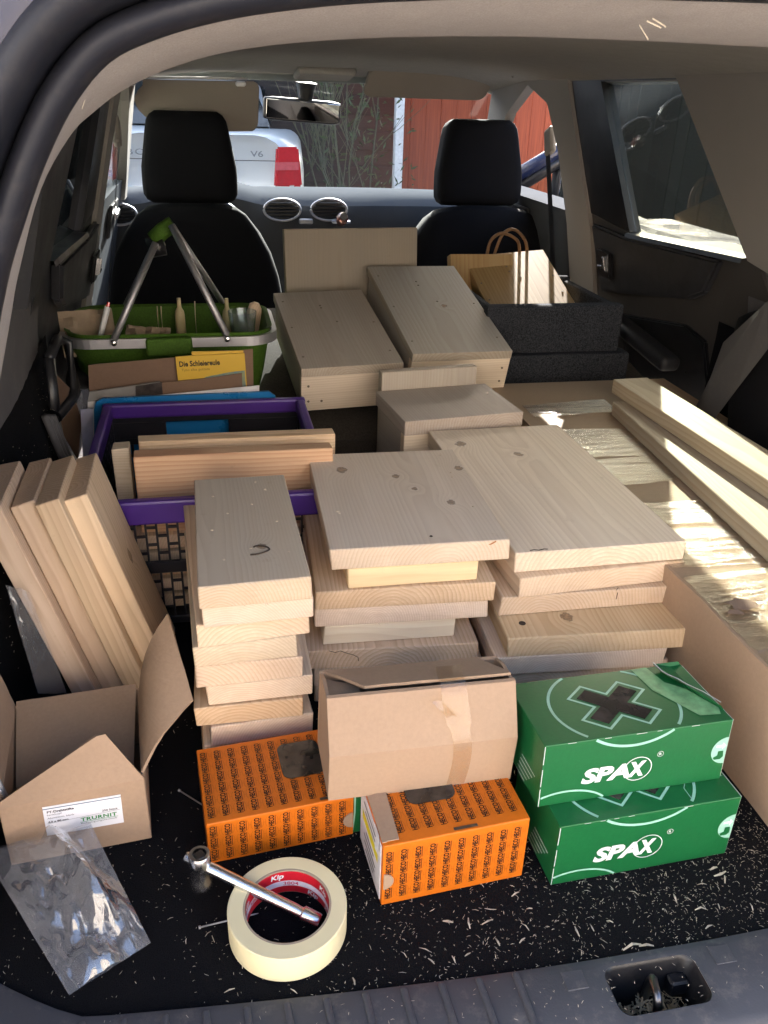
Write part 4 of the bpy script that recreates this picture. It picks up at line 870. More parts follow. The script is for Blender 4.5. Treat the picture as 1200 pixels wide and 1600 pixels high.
# ================================================================== green basket with aluminium frame
m_green = fabric('green_nylon', (.055, .125, .012), .75, 300., .25, .25, .001, .3)
BX0, BX1, BY0, BY1, BZ = -.645, -.245, 1.10, 1.36, .272
bk = thing('shopping_basket', 'green cloth basket with aluminium frame and raised handles', 'basket', (BX0, BY0, .13))
def rrect3(inset, z, n=8):
    P = rounded_rect((BX0+BX1)/2, (BY0+BY1)/2, (BX1-BX0)/2-inset, (BY1-BY0)/2-inset, .06, n); return [(x-BX0, y-BY0, z-.13) for x, y in P]
loft('cloth_tub', [rrect3(.035, .10+.03), rrect3(.02, .2), rrect3(.006, BZ+.012), rrect3(.003, BZ+.016), rrect3(.012, BZ+.012), rrect3(.028, .2), rrect3(.045, .15)], m_green, bk, closed=True)
fr_pts = rounded_rect((BX0+BX1)/2, (BY0+BY1)/2, (BX1-BX0)/2, (BY1-BY0)/2, .06, 8); fr_pts.append(fr_pts[0])
bm = bmesh.new(); rows = []
for (x, y) in fr_pts[:-1]:
    v = Vector((x-(BX0+BX1)/2, y-(BY0+BY1)/2)); n_ = v.normalized(); rows.append([(x-BX0+n_.x*a, y-BY0+n_.y*a, BZ-.13+b) for a, b in ((-.004, -.009), (.006, -.009), (.006, .009), (-.004, .009))])
rows.append(rows[0]); loft('frame', rows, m_alu, bk, closed=True, smooth=False)
def B(p): return p-bk.location
FY = BY0-.004; cxm = PY(255, 365, 1.22)
for (Y, topo) in ((FY, 0), (BY1+.004, .0)):
    pl, pr = (PY(178, 531, FY), PY(355, 525, FY)) if Y == FY else (PY(178, 531, FY)+Vector((0, Y-FY, 0)), PY(355, 525, FY)+Vector((0, Y-FY, 0)))
    tl = PY(243, 380, 1.19 if Y == FY else 1.25); tr = PY(268, 352, 1.19 if Y == FY else 1.25)
    tube('handle', [B(pl), B(pl.lerp(tl, .5)), B(tl)], .0066, m_alu, bk, 8); tube('handle', [B(pr), B(pr.lerp(tr, .5)), B(tr)], .0066, m_alu, bk, 8)
    for q in (pl, pr):
        lathe('rivet', [(0, .004), (.004, .003), (.006, 0)], m_chrome, bk, 12, B(q)+Vector((0, -.008 if Y == FY else .008, -.004)), (rad(90), 0, 0))
tl = PY(240, 378, 1.22); tr = PY(271, 352, 1.22)
tube('grip', [B(tl)+Vector((0, 0, .004)), B(tl.lerp(tr, .5))+Vector((0, 0, .006)), B(tr)+Vector((0, 0, .002))], .016, m_green, bk, 10)
tube('grip_clip', [B(tl)+Vector((-.012, 0, -.012)), B(tl)+Vector((.02, 0, -.006))], .019, m_black, bk, 8)
q = PY(265, 541, FY); box('frame_wrap', .085, .016, .034, m_green, bk, B(q)+Vector((0, -.003, 0)), (0, rad(-1), 0), bev=.005, seg=2)
# contents of the basket
def crumple(name, c, w_, h, mat, lab, cat, seed, ang=0, tip=rad(60)):
    R = []
    for i in range(13):
        R.append([(w_*(i/12-.5), h*(j/8-.5), .014*noise.noise(Vector((i*.5, j*.5, seed)))) for j in range(9)])
    o = loft(name, R, mat, None); o.location = c; o.rotation_euler = (tip, 0, ang); return tag(o, lab, cat)
m_bag = flat('kraft_paper', (.30, .23, .16), .85)
crumple('paper_bag', PY(138, 520, 1.17), .10, .09, m_bag, 'crumpled brown paper bag at the corner of the green basket', 'paper bag', 3, .2)
crumple('paper_bag', PY(230, 530, 1.16), .09, .05, m_bag, 'small crumpled paper poking out behind the basket rail', 'paper bag', 8, -.3)
pn = thing('marker_pen', 'white pen with a red tip standing in the green basket', 'pen', PY(152, 545, 1.14))
pd = PY(170, 472, 1.16)-pn.location; L = pd.length; pn.rotation_euler = pd.to_track_quat('Z', 'Y').to_euler()
lathe('barrel', [(0, 0), (.004, 0), (.0055, L*.5), (.0055, L*.9), (0, L*.9)], m_white, pn, 12); lathe('cap', [(0, L*.9), (.004, L*.9), (.003, L), (0, L)], m_tail, pn, 10)
for i, (px, h, rr) in enumerate(((281, .035, .004), (355, .035, .004))):
    o = thing('glue_bottle', ['pale slim bottle tip beside the left handle tube in the basket', 'pale slim bottle tip beside the clear cup in the basket'][i], 'bottle', PY(px, 492, 1.30)); lathe('body', [(0, -.06), (.011, -.06), (.010, 0), (.009, .008), (.0045, .016), (.004, h), (0, h)], flat('straw_plastic%d' % i, (.52, .44, .25), .4), o, 14)
o = thing('wooden_spoon', 'round pale wooden tip leaning over the basket edge by the seat', 'spoon', PY(398, 490, 1.31)); lathe('blade', [(0, -.08), (.012, -.08), (.016, -.02), (.017, .005), (.010, .022), (0, .026)], W_A[0], o, 16)
o = thing('clear_cup', 'crinkled clear plastic cup at the end of the green basket', 'cup', PY(380, 525, 1.17)); lathe('cup_wall', [(.022, 0), (.028, .05), (.0275, .05), (.0215, 0)], glass('clear_cup_plastic', (.80, .86, .88), 2.5, .25, .15), o, 20)
for i, px in enumerate((246, 252, 305)):
    o = thing('skewer', ['thin light skewer beside the pale slim bottle', 'second thin skewer, next to the other one', 'single bent skewer between the handle tubes'][i], 'skewer', PY(px, 492, 1.28)); tube('stick', [(0, 0, -.05), (0, 0, .0), (.001, 0, .018+.01*(i == 2))], .0012, W_A[1], o, 6)
# brown paper carrier + hose at the left of the basket
sheet('cardboard_sheet', [(88, 585), (112, 610), (128, 655), (122, 720), (100, 680), (90, 630)], 1.03, m_bc, 'brown cardboard flap beside the black wall loop', 'cardboard', .003)
for i in range(3):
    a, b = PX(70+6*i, 650, -.62), PX(115+4*i, 735, -.60); tube('belt_webbing', [a, a.lerp(b, .5)+Vector((0, 0, -.02)), b], .006, m_greyp, car, 6)

# ================================================================== boxes in front
m_kraft = cardboard('kraft_card', (.385, .265, .178), .0, 1, .75, .3); m_kraft_in = cardboard('kraft_card_inner', (.35, .245, .165), .12, 2, .85, .2)
# ---- open nail carton (left)
tb = thing('nail_carton', 'open brown nail carton with a white printed label on its front', 'carton', Vector((-.592, .144, .001)), (0, 0, rad(5)))
TW, TD, TH = .136, .148, .083
box('floor', TW-.004, TD-.004, .003, m_kraft, tb, (TW/2, TD/2, .002))
def wall(n, w_, h, loc, rot, parent=tb, mat=m_kraft, t=.003): return box(n, w_, t, h, mat, parent, loc, rot, bev=.0008)
fw = wall('front_wall', TW, TH, (TW/2, .0015, TH/2), (0, 0, 0)); wall('back_wall', TW, TH, (TW/2, TD-.0015, TH/2), (0, 0, 0))
wall('side_wall', TD-.007, TH, (.0015, TD/2, TH/2), (0, 0, rad(90))); wall('side_wall', TD-.007, TH, (TW-.0015, TD/2, TH/2), (0, 0, rad(90)))
def flap(n, pts, mat=m_kraft_in, t=.003, cuts=6, bend=0., parent=tb):
    """bilinear sheet from 4 local corners (a b along the fold, c d outer), bent along its height"""
    a, b, c, d = [Vector(p) for p in pts]; nn = (b-a).cross(d-a).normalized(); R = []
    for i in range(cuts+1):
        t_ = i/cuts; R.append([a.lerp(d, t_).lerp(b.lerp(c, t_), j/8)+nn*bend*math.sin(t_*math.pi)*math.sin(j/8*math.pi*.5+.5)+nn*.0012*noise.noise(Vector((i*.6, j*.6, bend*99))) for j in range(9)])
    return loft(n, R, mat, parent, thick=t)
I = Matrix.Translation(tb.location) @ Euler(tb.rotation_euler).to_matrix().to_4x4(); I = I.inverted()
def L3(px, py, Y=None, z=None): return I @ (PZ(px, py, z) if z is not None else PY(px, py, Y))
flap('back_flap', [(.004, TD+.002, TH+.004), (TW-.004, TD+.002, TH+.004), (TW-.012, .052, TH-.030), (.006, .058, TH-.036)], m_kraft_in, .0025)
flap('left_flap', [(.0, TD, TH), (.0, .0, TH-.004), (-.022, -.012, TH+.075), (-.014, TD+.004, TH+.085)], m_kraft, .003, bend=.004)
flap('right_flap', [(TW, .008, TH), (TW, TD-.030, TH), (TW+.040, TD-.01, TH+.100), (TW+.056, .052, TH+.045)], m_kraft_in, .003, bend=-.012)
flap('front_flap', [(-.012, -.002, TH-.006), (TW, .0, TH), (.104, .020, TH+.047), (.096, .019, TH+.047)], m_kraft, .003)
lb = box('label', .085, .0006, .046, flat('label_white', (.78, .77, .80), .5, .4, .02), tb, (.075, -.0006, .050), (0, rad(1), 0), bev=0); lb.scale = (.86, 1, .82)
LM = lambda x, z: plane_M((x, -.0006, z), (1, 0, 0), (0, 0, 1))
bm = bmesh.new()
for s_, w_, h, x, z, of in (('FT-Drahtstifte', .029, .0036, -.024, .0145, .03), ('Senkkopf', .016, .003, -.031, .0095, 0), ('Aluminium, blank', .029, .003, -.0245, .0045, 0), ('4,5 x 80 mm', .022, .0032, -.028, -.0015, .03), ('250 Stück', .0175, .003, .029, .0025, .02)): text_into(bm, s_, w_, h, LM(x, z), of)
stroke_into(bm, [(-.04, -.0035), (.04, .0)], .0003, LM(0, 0)); print_obj('label_text', bm, flat('ink_black', (.015, .015, .018)), lb)
bm = bmesh.new(); text_into(bm, 'TRURNIT', .040, .0058, LM(.016, -.0062), .03, 0, 1.1); stroke_into(bm, [(-.005, -.0102), (.037, -.0102)], .0006, LM(0, 0)); print_obj('label_brand', bm, flat('ink_green', (.03, .22, .05)), lb)
bm = bmesh.new(); text_into(bm, 'Befestigungstechnik', .040, .003, LM(.016, -.0128), 0); print_obj('label_small', bm, flat('ink_grey', (.12, .14, .12)), lb)
bm = bmesh.new(); poly_into(bm, [(-.0425, .0193), (.0425, .0193), (.0425, .0205), (-.0425, .0205)], LM(0, 0)); print_obj('label_stripe', bm, flat('ink_blue', (.05, .12, .2)), lb)
# nails in the carton
nl = thing('loose_nails', 'heap of bright aluminium nails inside the open nail carton', 'nails', tb.location+Vector((0, 0, .006)), tb.rotation_euler)
def nail_mesh(L=.08, r=.0022):
    bm = bmesh.new(); tube_into(bm, [(0, 0, 0), (0, 0, L*.92), (0, 0, L)], r, 8, True, [r, r, .0003]); tube_into(bm, [(0, 0, -.001), (0, 0, .001)], r*2, 10); return from_bm(bm, 'nail')
nme = nail_mesh(.062); random.seed(11)
for i in range(46):
    link('nail', nme, m_alu, nl, (random.uniform(.012, .055), random.uniform(.035, TD-.025), random.uniform(.003, .034)), (rad(90+random.uniform(-12, 12)), random.uniform(0, 6), rad(90+random.uniform(-14, 14))), True)
for (x, y, z, rx, ry) in ((.010, .020, .066, 4, -8), (.016, .022, .056, 8, -14), (TW-.012, .030, .052, 5, -12), (TW-.010, .04, .055, 10, -8), (.02, .03, .05, 8, 14)): link('nail', nme, m_alu, nl, (x, y, z-.03), (rad(rx), rad(ry), 0), True)
# ---- clear bag behind the nail carton
def bag_mat(name, tint, refl, rg=.1, bs=.5, sc=30., milk=.06):
    g = G(name); p = g.obj(); c1 = g.noise(p, sc, 5, .6, .6); gl = g.N('BsdfGlossy', {'Color': (.95, .97, 1), 'Roughness': rg}); bn = g.N('Bump', {'Strength': bs, 'Distance': .004, 'Height': c1}); g.t.links.new(bn.outputs[0], gl.inputs['Normal'])
    fr = g.fres(1.5, bn.outputs[0]); tr = g.N('BsdfTransparent', (tint,)); df = g.N('BsdfTranslucent', ((.75, .77, .82),)); d2 = g.N('BsdfDiffuse', ((.75, .77, .82),))
    m = g.N('MixShader', (milk, tr.outputs[0], d2.outputs[0])).outputs[0]
    m = g.N('MixShader', (g.ma('MULTIPLY', fr, refl), m, gl.outputs[0])).outputs[0]; g.t.links.new(m, g.out.inputs[0]); return g.m
m_film = bag_mat('clear_film', (.90, .91, .93), 3.2, .05, .06, 6., .10)
def film(name, corners, seed, amp, parent, mat=m_film, n=34, lift=None):
    a, b, c, d = [Vector(q) for q in corners]; R = []
    for i in range(n+1):
        u = i/n; r = []
        for j in range(n+1):
            v = j/n; q = a.lerp(b, v).lerp(d.lerp(c, v), u); e = math.sin(u*math.pi)**.5*math.sin(v*math.pi)**.5
            f = abs(noise.noise(Vector((u*2.3+seed, v*2.1, seed))))*1.0+.5*abs(noise.noise(Vector((u*5+v*3, v*4-u*2, seed+4))))+.2*noise.noise(Vector((u*13, v*11, seed)))
            r.append(q+Vector((0, 0, amp*f*(.25+.75*e)+(lift(u, v) if lift else 0))))
        R.append(r)
    o = loft(name, R, mat, parent); return o
pb = thing('plastic_bag', 'empty clear plastic bag lying creased before the nail carton', 'bag', PZ(110, 1440, 0))
BL = lambda px, py, z: PZ(px, py, z)-pb.location
bag_c = [(-25, 1335, .034), (142, 1290, .050), (236, 1474, .006), (108, 1556, .006)]
film('front_film', [BL(a, b, z) for a, b, z in bag_c], 2.3, .028, pb, lift=lambda u, v: .022*math.exp(-((v-.62-.12*u)/.09)**2)*math.sin(math.pi*min(1, u+.15)))
film('back_film', [BL(a, b, max(.003, z-.004)) for a, b, z in bag_c], 7.7, .006, pb)
cf = thing('torn_film', 'crumpled clear film stuffed behind the open nail carton', 'film', PY(70, 1000, .34)); CFL = lambda px, py, Y: PY(px, py, Y)-cf.location
film('film', [CFL(8, 915, .345), CFL(45, 925, .345), CFL(105, 1085, .34), CFL(60, 1085, .33)], 5.1, .02, cf)
# ---- orange screw cartons
m_or = cardboard('orange_print', (.66, .16, .008), 0, 1, .45, .4); m_ink = flat('print_black', (.022, .014, .010), .5); m_ink2 = flat('print_brown', (.42, .115, .008), .5)
def heco_face(bm, bm2, w_, h, M, pitch=.0141, th=.0160):
    n = int(w_/pitch); p_ = w_/n; Rm = Matrix.Rotation(rad(90), 4, 'Z')
    for i in range(n):
        x = -w_/2+p_*(i+.5); k = int((h-.002)/th); o0 = (h-k*th)/2
        for j in range(k):
            text_into(bm, 'HECO', th*.92, p_*.40, M @ Matrix.Translation((x-p_*.24, -h/2+o0+th*(j+.5), .0003)) @ Rm, .03)
            stroke_into(bm, [(x+p_*.03, -h/2+o0+th*(j+.08)), (x+p_*.03, -h/2+o0+th*(j+.92))], .0006, M @ Matrix.Translation((0, 0, .0003)))
            y = -h/2+o0+th*(j+.5); xx = x+p_*.28; s = p_*.18
            for q in (-1, 1): stroke_into(bm2, [(xx+q*s, y-th*.4), (xx+q*s*.45, y-th*.2), (xx+q*s*.45, y+th*.2), (xx+q*s, y+th*.4)], .0004, M @ Matrix.Translation((0, 0, .0003)))
            stroke_into(bm2, [(xx-s*.45, y), (xx+s*.45, y)], .0005, M @ Matrix.Translation((0, 0, .0003)))
def orange_box(label, pos, ang, dims, win, side_open=False):
    w_, d, h = dims; o = thing('screw_carton', label, 'carton', pos, (0, 0, rad(ang)))
    t = .0015
    box('carton_body', w_, d, h, m_or, o, (w_/2, d/2, h/2+.0008), bev=.0012, seg=2)
    bm, bm2 = bmesh.new(), bmesh.new()
    heco_face(bm, bm2, w_-.004, h-.004, plane_M((w_/2, -.0002, h/2+.001), (1, 0, 0), (0, 0, 1)))
    heco_face(bm, bm2, w_-.004, d-.004, plane_M((w_/2, d/2, h+.0010), (1, 0, 0), (0, 1, 0)))
    if not side_open: heco_face(bm, bm2, d-.004, h-.004, plane_M((-.0002, d/2, h/2+.001), (0, -1, 0), (0, 0, 1)))
    print_obj('lettering', bm, m_ink, o); print_obj('emblem_print', bm2, m_ink2, o)
    wx, wy, ww_, wh_ = win
    prism('window', rounded_rect(wx, wy, ww_/2, wh_/2, .009), .0012, flat('window_film', (.030, .025, .022), .12, .6, .5, 60.), o, Matrix.Translation((0, 0, h+.0016)))
    bm = bmesh.new(); poly_into(bm, [(wx-.012, .002), (wx+.012, .002), (wx+.012, .0055), (wx-.012, .0055)], Matrix.Translation((.02, 0, h+.0018))); print_obj('slot', bm, m_steel, o)
    prism('thumb_notch', circ(0, 0, .010, 14, 90, 270) if not side_open else circ(0, 0, .010, 14, -90, 90), .0012, m_kraft, o, plane_M((w_-.0012 if not side_open else .0012, -.0006, h*.42), (1, 0, 0), (0, 0, 1)))
    return o
oL = orange_box('orange printed screw carton under the edge of the brown carton, beside the narrow stack', Vector((-.398, .113, 0)), 5.1, (.150, .108, .0545), (.107, .066, .045, .052))
oR = orange_box('orange printed screw carton with a white end label, next to the green cartons', Vector((-.236, .036, 0)), 3.8, (.147, .086, .0795), (.062, .062, .05, .04), True)
el = box('end_label', .0008, .078, .072, flat('white_label', (.72, .72, .74), .5), oR, (-.0006, .044, .040), bev=0)
bm = bmesh.new(); EM = plane_M((-.0006, 0, 0), (0, -1, 0), (0, 0, 1))
for i, (wd, z) in enumerate(((.05, .028), (.04, .020), (.03, -.004), (.045, -.012), (.04, -.020), (.03, -.027))): stroke_into(bm, [(-wd/2, z), (wd/2, z)], .0022, EM @ Matrix.Translation((0, 0, .0001)))
print_obj('label_text', bm, m_ink, el)['kind'] = 'stuff'; bm = bmesh.new(); poly_into(bm, [(-.03, .003), (.03, .003), (.03, .014), (-.03, .014)], EM @ Matrix.Translation((0, 0, .0001))); print_obj('label_bar', bm, flat('bar_yellow', (.70, .62, .02), .5), el)
fl_ = flap('torn_flap', [(.0, .004, .0818), (.0, .082, .0818), (.020, .084, .0832), (.016, .004, .0826)], m_kraft, .0012, parent=oR)
link('torn_paper', pyd([(-.001, .03, .081), (-.001, .012, .081), (-.004, .004, .066), (-.0035, .018, .060), (-.001, .024, .072)], [(0, 1, 2, 3, 4)]), m_paper, oR)
# ---- brown sealed carton on top
bb = thing('brown_carton', 'plain brown carton with a taped lid resting on the orange cartons', 'carton', Vector((-.279, .099, .0815)), (rad(3), rad(1.0), rad(.5)))
BW, BD, BH, SL = .188, .080, .058, .055
prof = [(.0, 0), (.0, BH), (.026, BH+.050), (.030, BH+.0505), (.004, BH), (.004, .003), (BD-.004, .003), (BD-.004, BH+.037), (BD, BH+.038), (BD, 0)]
bm = bmesh.new(); A = [bm.verts.new((.0, y, z)) for y, z in prof]; Bv = [bm.verts.new((BW, y, z)) for y, z in prof]
for i in range(len(prof)): j = (i+1) % len(prof); bm.faces.new((A[i], A[j], Bv[j], Bv[i]))
link('front_and_back', from_bm(bm, 'front_and_back'), m_kraft, bb)
for x in (.0018, BW-.0018): prism('end_panel', [(.002, .002), (BD-.002, .002), (BD-.002, BH+.037), (.06, BH+.045), (.030, BH+.048), (.002, BH)], .0035, m_kraft, bb, plane_M((x, 0, 0), (0, 1, 0), (0, 0, 1)))
flap('lid_flap', [(.004, BD, BH+.0385), (BW-.022, BD, BH+.0385), (BW-.002, .036, BH+.0525), (.038, .038, BH+.0510)], m_kraft, .003, parent=bb)
flap('lid_flap', [(.003, BD-.01, BH+.036), (.003, .034, BH+.046), (.036, .038, BH+.038), (.036, BD-.02, BH+.034)], m_kraft_in, .0025, parent=bb)
R = []
for i in range(21):
    s_ = i/20*.16
    if s_ < BH: y, z = -.0006, BH-(BH-s_)+.0; y, z = -.0008, s_
    elif s_ < BH+.056: t_ = (s_-BH)/.056; y, z = -.0008+.026*t_, BH+.0508*t_
    else: t_ = (s_-BH-.056)/.046; y, z = .026+.035*t_, BH+.0535-.006*t_
    wd = .019 if s_ < BH+.02 else .026
    R.append([(.128+(j/6-.5)*wd+.004*math.sin(s_*40), y-.0006-.0010*abs(noise.noise(Vector((j*.8, i*.7, 3)))), z) for j in range(7)])
m_btape = bag_mat('buff_tape', (.93, .84, .68), 1.4, .2, .4, 60.)
loft('tape_strip', R, m_btape, bb)
R = []
for i in range(13):
    a = i/12; R.append([(.104+.022*a+(j/5-.5)*.010, .014+.004*a-.006*math.sin(a*math.pi)-.004*abs(j/5-.5), BH+.046-.030*a+.003*math.sin(a*math.pi)) for j in range(6)])
loft('peeling_tape', R, m_btape, bb)
# ---- green screw cartons
m_gr = cardboard('green_print', (.009, .125, .036), 0, 1, .35, .45); m_mint = flat('mint_print', (.30, .56, .44), .4); m_wp = flat('white_print', (.74, .76, .75), .4); m_wedge = flat('card_edge', (.55, .58, .55), .8)
def xpts(s, k): # cross outline rotated, arm half-width s, arm length k
    P = [(s, s), (s, k), (-s, k), (-s, s), (-k, s), (-k, -s), (-s, -s), (-s, -k), (s, -k), (s, -s), (k, -s), (k, s)]
    c, s_ = math.cos(rad(45)), math.sin(rad(45)); return [(a*c-b*s_, a*s_+b*c) for a, b in P]
def spax_box(label, pos, rot, dims, torn):
    w_, d, h = dims; o = thing('green_screw_carton', label, 'carton', pos, rot); e = .0003
    box('carton_body', w_, d, h, m_gr, o, (w_/2, d/2, h/2), bev=.0010, seg=2)
    FM = plane_M((0, -e, 0), (1, 0, 0), (0, 0, 1)); TM = Matrix.Translation((0, 0, h+e)); SM = plane_M((-e, d, 0), (0, -1, 0), (0, 0, 1))
    bm = bmesh.new(); text_into(bm, 'SPA', w_*.262, h*.25, FM @ Matrix.Translation((w_*.345, h*.40, 0)), .045, .18, .98); print_obj('brand_lettering', bm, m_wp, o)
    bm = bmesh.new(); text_into(bm, 'X', w_*.095, h*.25, FM @ Matrix.Translation((w_*.507, h*.405, .0001)), .06, .12); print_obj('brand_letter', bm, m_wp, o)
    bm = bmesh.new(); stroke_into(bm, circ(w_*.512, h*.405, h*.20, 40, 0, 360, h*.19), .0008, FM, True); print_obj('brand_ring', bm, m_wp, o)
    bm = bmesh.new(); stroke_into(bm, circ(w_*.625, h*.60, .0032, 20), .0004, FM, True); text_into(bm, 'R', .0028, .0032, FM @ Matrix.Translation((w_*.625, h*.60, 0)), .01); print_obj('registered_mark', bm, m_wp, o)
    # big ring on lid running over the front edge, cross window
    cx, cy, r = w_*.47, d*.46, d*.60
    ring = circ(cx, cy, r*1.12, 90, 0, 360, r); 
    bm = bmesh.new(); seg = []
    for (x, y) in ring+[ring[0]]:
        if .0015 < y < d-.0015: seg.append((x, y))
        else:
            if len(seg) > 1: stroke_into(bm, seg, .0030, TM)
            seg = []
    if len(seg) > 1: stroke_into(bm, seg, .0030, TM)
    lo = [(x, h+y) for (x, y) in ring if y < -.0008]
    if len(lo) > 1: stroke_into(bm, sorted(lo), .0030, FM)
    arc = [(x, z) for (x, z) in circ(w_*.14, -.016, .050, 40, 20, 160, .031) if x > .001 and z > .0008]; stroke_into(bm, arc, .0022, FM)
    print_obj('ring_print', bm, m_mint, o)['kind'] = 'stuff'
    xo = [(cx+a*1.12, cy+b*.92) for a, b in xpts(.0135, .040)]; bm = bmesh.new(); stroke_into(bm, xo, .0026, TM, True); print_obj('cross_outline', bm, m_mint, o)
    prism('cross_window', [(cx+a*1.12, cy+b*.92) for a, b in xpts(.0090, .0335)], .0008, flat('dark_film', (.035, .028, .026), .15, .6, .6, 50.), o, Matrix.Translation((0, 0, h+.0005)))
    # hand icon and side print
    bm = bmesh.new(); poly_into(bm, circ(w_-.001, h*.50, .0165, 24, 90, 270), FM); print_obj('grip_symbol', bm, m_mint, o)
    bm = bmesh.new(); MM = FM @ Matrix.Translation((0, 0, .0002)); poly_into(bm, [(w_-.013, h*.60), (w_-.006, h*.60), (w_-.006, h*.64), (w_-.002, h*.585), (w_-.006, h*.53), (w_-.006, h*.565), (w_-.013, h*.565)], MM); print_obj('arrow', bm, m_wp, o)
    bm = bmesh.new(); poly_into(bm, [(w_-.0145, h*.40), (w_-.010, h*.43), (w_-.010, h*.50), (w_-.004, h*.50), (w_-.003, h*.40), (w_-.006, h*.36), (w_-.013, h*.36)], MM); print_obj('hand_symbol', bm, m_gr, o)
    bm = bmesh.new()
    for i in range(5): L_ = .034-.003*i; c_ = d*.70-.004*i; stroke_into(bm, [(c_-L_/2, h*.36-.0062*i), (c_+L_/2, h*.36-.0062*i)], .0009, SM)
    print_obj('side_print', bm, m_wp, o)['kind'] = 'stuff'
    bm = bmesh.new(); random.seed(int(w_*1e5))
    for (zz0, zz1) in ((.001, h*.30), (h*.34, h*.62), (h*.70, h-.001)): stroke_into(bm, [(.0005, zz0), (.0006, (zz0+zz1)/2), (.0005, zz1)], .0008, FM)
    for k_ in range(5): x_ = random.uniform(.01, w_*.8); stroke_into(bm, [(x_, h-.0007), (x_+random.uniform(.003, .012), h-.0007)], .0006, FM)
    print_obj('worn_edge', bm, m_wedge, o)['kind'] = 'stuff'
    # end panel with raw card edge, tuck slit
    box('end_flap', .0022, d-.004, h-.003, m_wedge, o, (w_+.0008, d/2, h/2), bev=.0004)
    if torn:
        bm = bmesh.new(); poly_into(bm, [(w_-.060, d-.002), (w_-.042, d-.001), (w_-.036, d-.03), (w_-.020, d-.045), (w_-.004, .020), (w_-.008, .010), (w_-.030, .012), (w_-.045, .04), (w_-.056, d-.04)], TM @ Matrix.Translation((0, 0, .0004))); print_obj('peeled_layer', bm, flat('peeled_green', (.16, .36, .17), .4, .4, .3, 80.), o)
        link('torn_lip', pyd([(w_-.004, d-.002, h+.004), (w_-.036, d-.004, h+.006), (w_-.034, d-.03, h+.008), (w_-.022, d-.048, h+.007), (w_-.003, .018, h+.004), (w_+.002, .015, h-.004), (w_+.002, d-.004, h-.004)], [(0, 1, 2, 3, 4, 5, 6)]), m_gr, o)
        bm = bmesh.new(); stroke_into(bm, [(-.036, d-.004), (-.035, d-.02), (-.032, d-.028), (-.026, d-.036), (-.021, d-.048), (-.012, d-.062), (-.004, .018)], .0014, Matrix.Translation((w_, 0, h+.0085))); print_obj('torn_edge', bm, m_wedge, o)
    else:
        bm = bmesh.new(); stroke_into(bm, [(w_-.052, .004), (w_-.052, .022), (w_-.046, .030), (w_-.003, .030)], .0007, TM); print_obj('tuck_line', bm, m_mint, o)
    return o
spax_box('lower green screw carton standing on the boot carpet', Vector((-.065, .030, .0006)), (0, 0, rad(1.9)), (.197, .105, .080), False)
spax_box('upper green screw carton with a torn lid corner', Vector((-.078, .057, .0812)), (rad(-2.5), 0, rad(1.6)), (.201, .100, .075), True)
o = thing('green_screw_carton', 'third green carton, only its corner showing between the orange cartons', 'carton', Vector((-.255, .128, .0006)), (0, 0, rad(4))); box('carton_body', .18, .08, .075, m_gr, o, (.09, .04, .0375), bev=.001, seg=2)
bm = bmesh.new(); stroke_into(bm, [(.002, .004), (.004, .030), (.004, .06)], .0016, plane_M((.004, -.0004, 0), (1, 0, 0), (0, 0, 1))); print_obj('edge_print', bm, m_mint, o)
# ================================================================== masking tape, wrench, nails
g = G('crepe_paper'); p = g.obj(); s = g.N('SeparateXYZ', (p,)); n = g.noise(g.vm('MULTIPLY', p, (40., 40., 2500.)), 1., 2)
g.bsdf(g.mix(g.mr(g.noise(p, 25., 4), .3, .7, 0., .4), (.78, .70, .44), (.74, .64, .38)), .7, .3, bump=n, bs=.25, bd=.0004, Subsurface_Weight=.0); m_crepe = g.m
tp = thing('masking_tape', 'cream roll of masking tape lying flat on the boot carpet', 'tape roll', PZ(449, 1415, .031)-Vector((0, 0, .030)))
RO, RI, TH_ = .0548, .0385, .030
lathe('paper_roll', [(RI+.002, 0), (RO-.001, 0), (RO, .001), (RO, TH_-.001), (RO-.001, TH_), (RI+.002, TH_)], m_crepe, tp, 96, (0, 0, .001), closed=True)
core = lathe('core', [(RI, .0003), (RI+.002, .0003), (RI+.002, TH_-.0002), (RI, TH_-.0002)], cardboard('core_card', (.42, .33, .24), 0), tp, 96, (0, 0, .001), closed=True)
def core_print(name, z0, z1, mat, dr=.0003):
    v, f = [], []; n = 96
    for k in range(n): a = 2*math.pi*k/n; v += [((RI-dr)*math.cos(a), (RI-dr)*math.sin(a), z0), ((RI-dr)*math.cos(a), (RI-dr)*math.sin(a), z1)]
    for k in range(n): j = (k+1) % n; f.append((2*k, 2*j, 2*j+1, 2*k+1))
    return link(name, pyd(v, f, name, False), mat, core, None, None, True)
core_print('red_print', .001, .0285, flat('red_ink', (.55, .015, .03), .35)); core_print('white_band', .0095, .0165, flat('lilac_white', (.70, .66, .74), .35), .0005)
def core_text(s, w_, h, ang, z, mat, name, off=.02, shear=0):
    bm = bmesh.new(); text_into(bm, s, w_, h, Matrix.Identity(4), off, shear)
    bmesh.ops.subdivide_edges(bm, edges=[e for e in bm.edges if e.calc_length() > .003], cuts=2)
    for v in bm.verts: a = rad(ang)-v.co.x/RI; v.co = Vector(((RI-.0008)*math.cos(a), (RI-.0008)*math.sin(a), z+v.co.y))
    print_obj(name, bm, mat, core)
for a in (100, 22, 165): core_text('Kip', .013, .0085, a, .0225, m_wp, 'brand_lettering', .03, .15)
for a in (80, 140): core_text('3804', .015, .0045, a, .013, flat('red_ink2', (.55, .05, .12)), 'article_number', .01)
for a in (45, 8): core_text('Kip', .013, .0075, a, .0050, m_wp, 'brand_lettering', .03, .15)
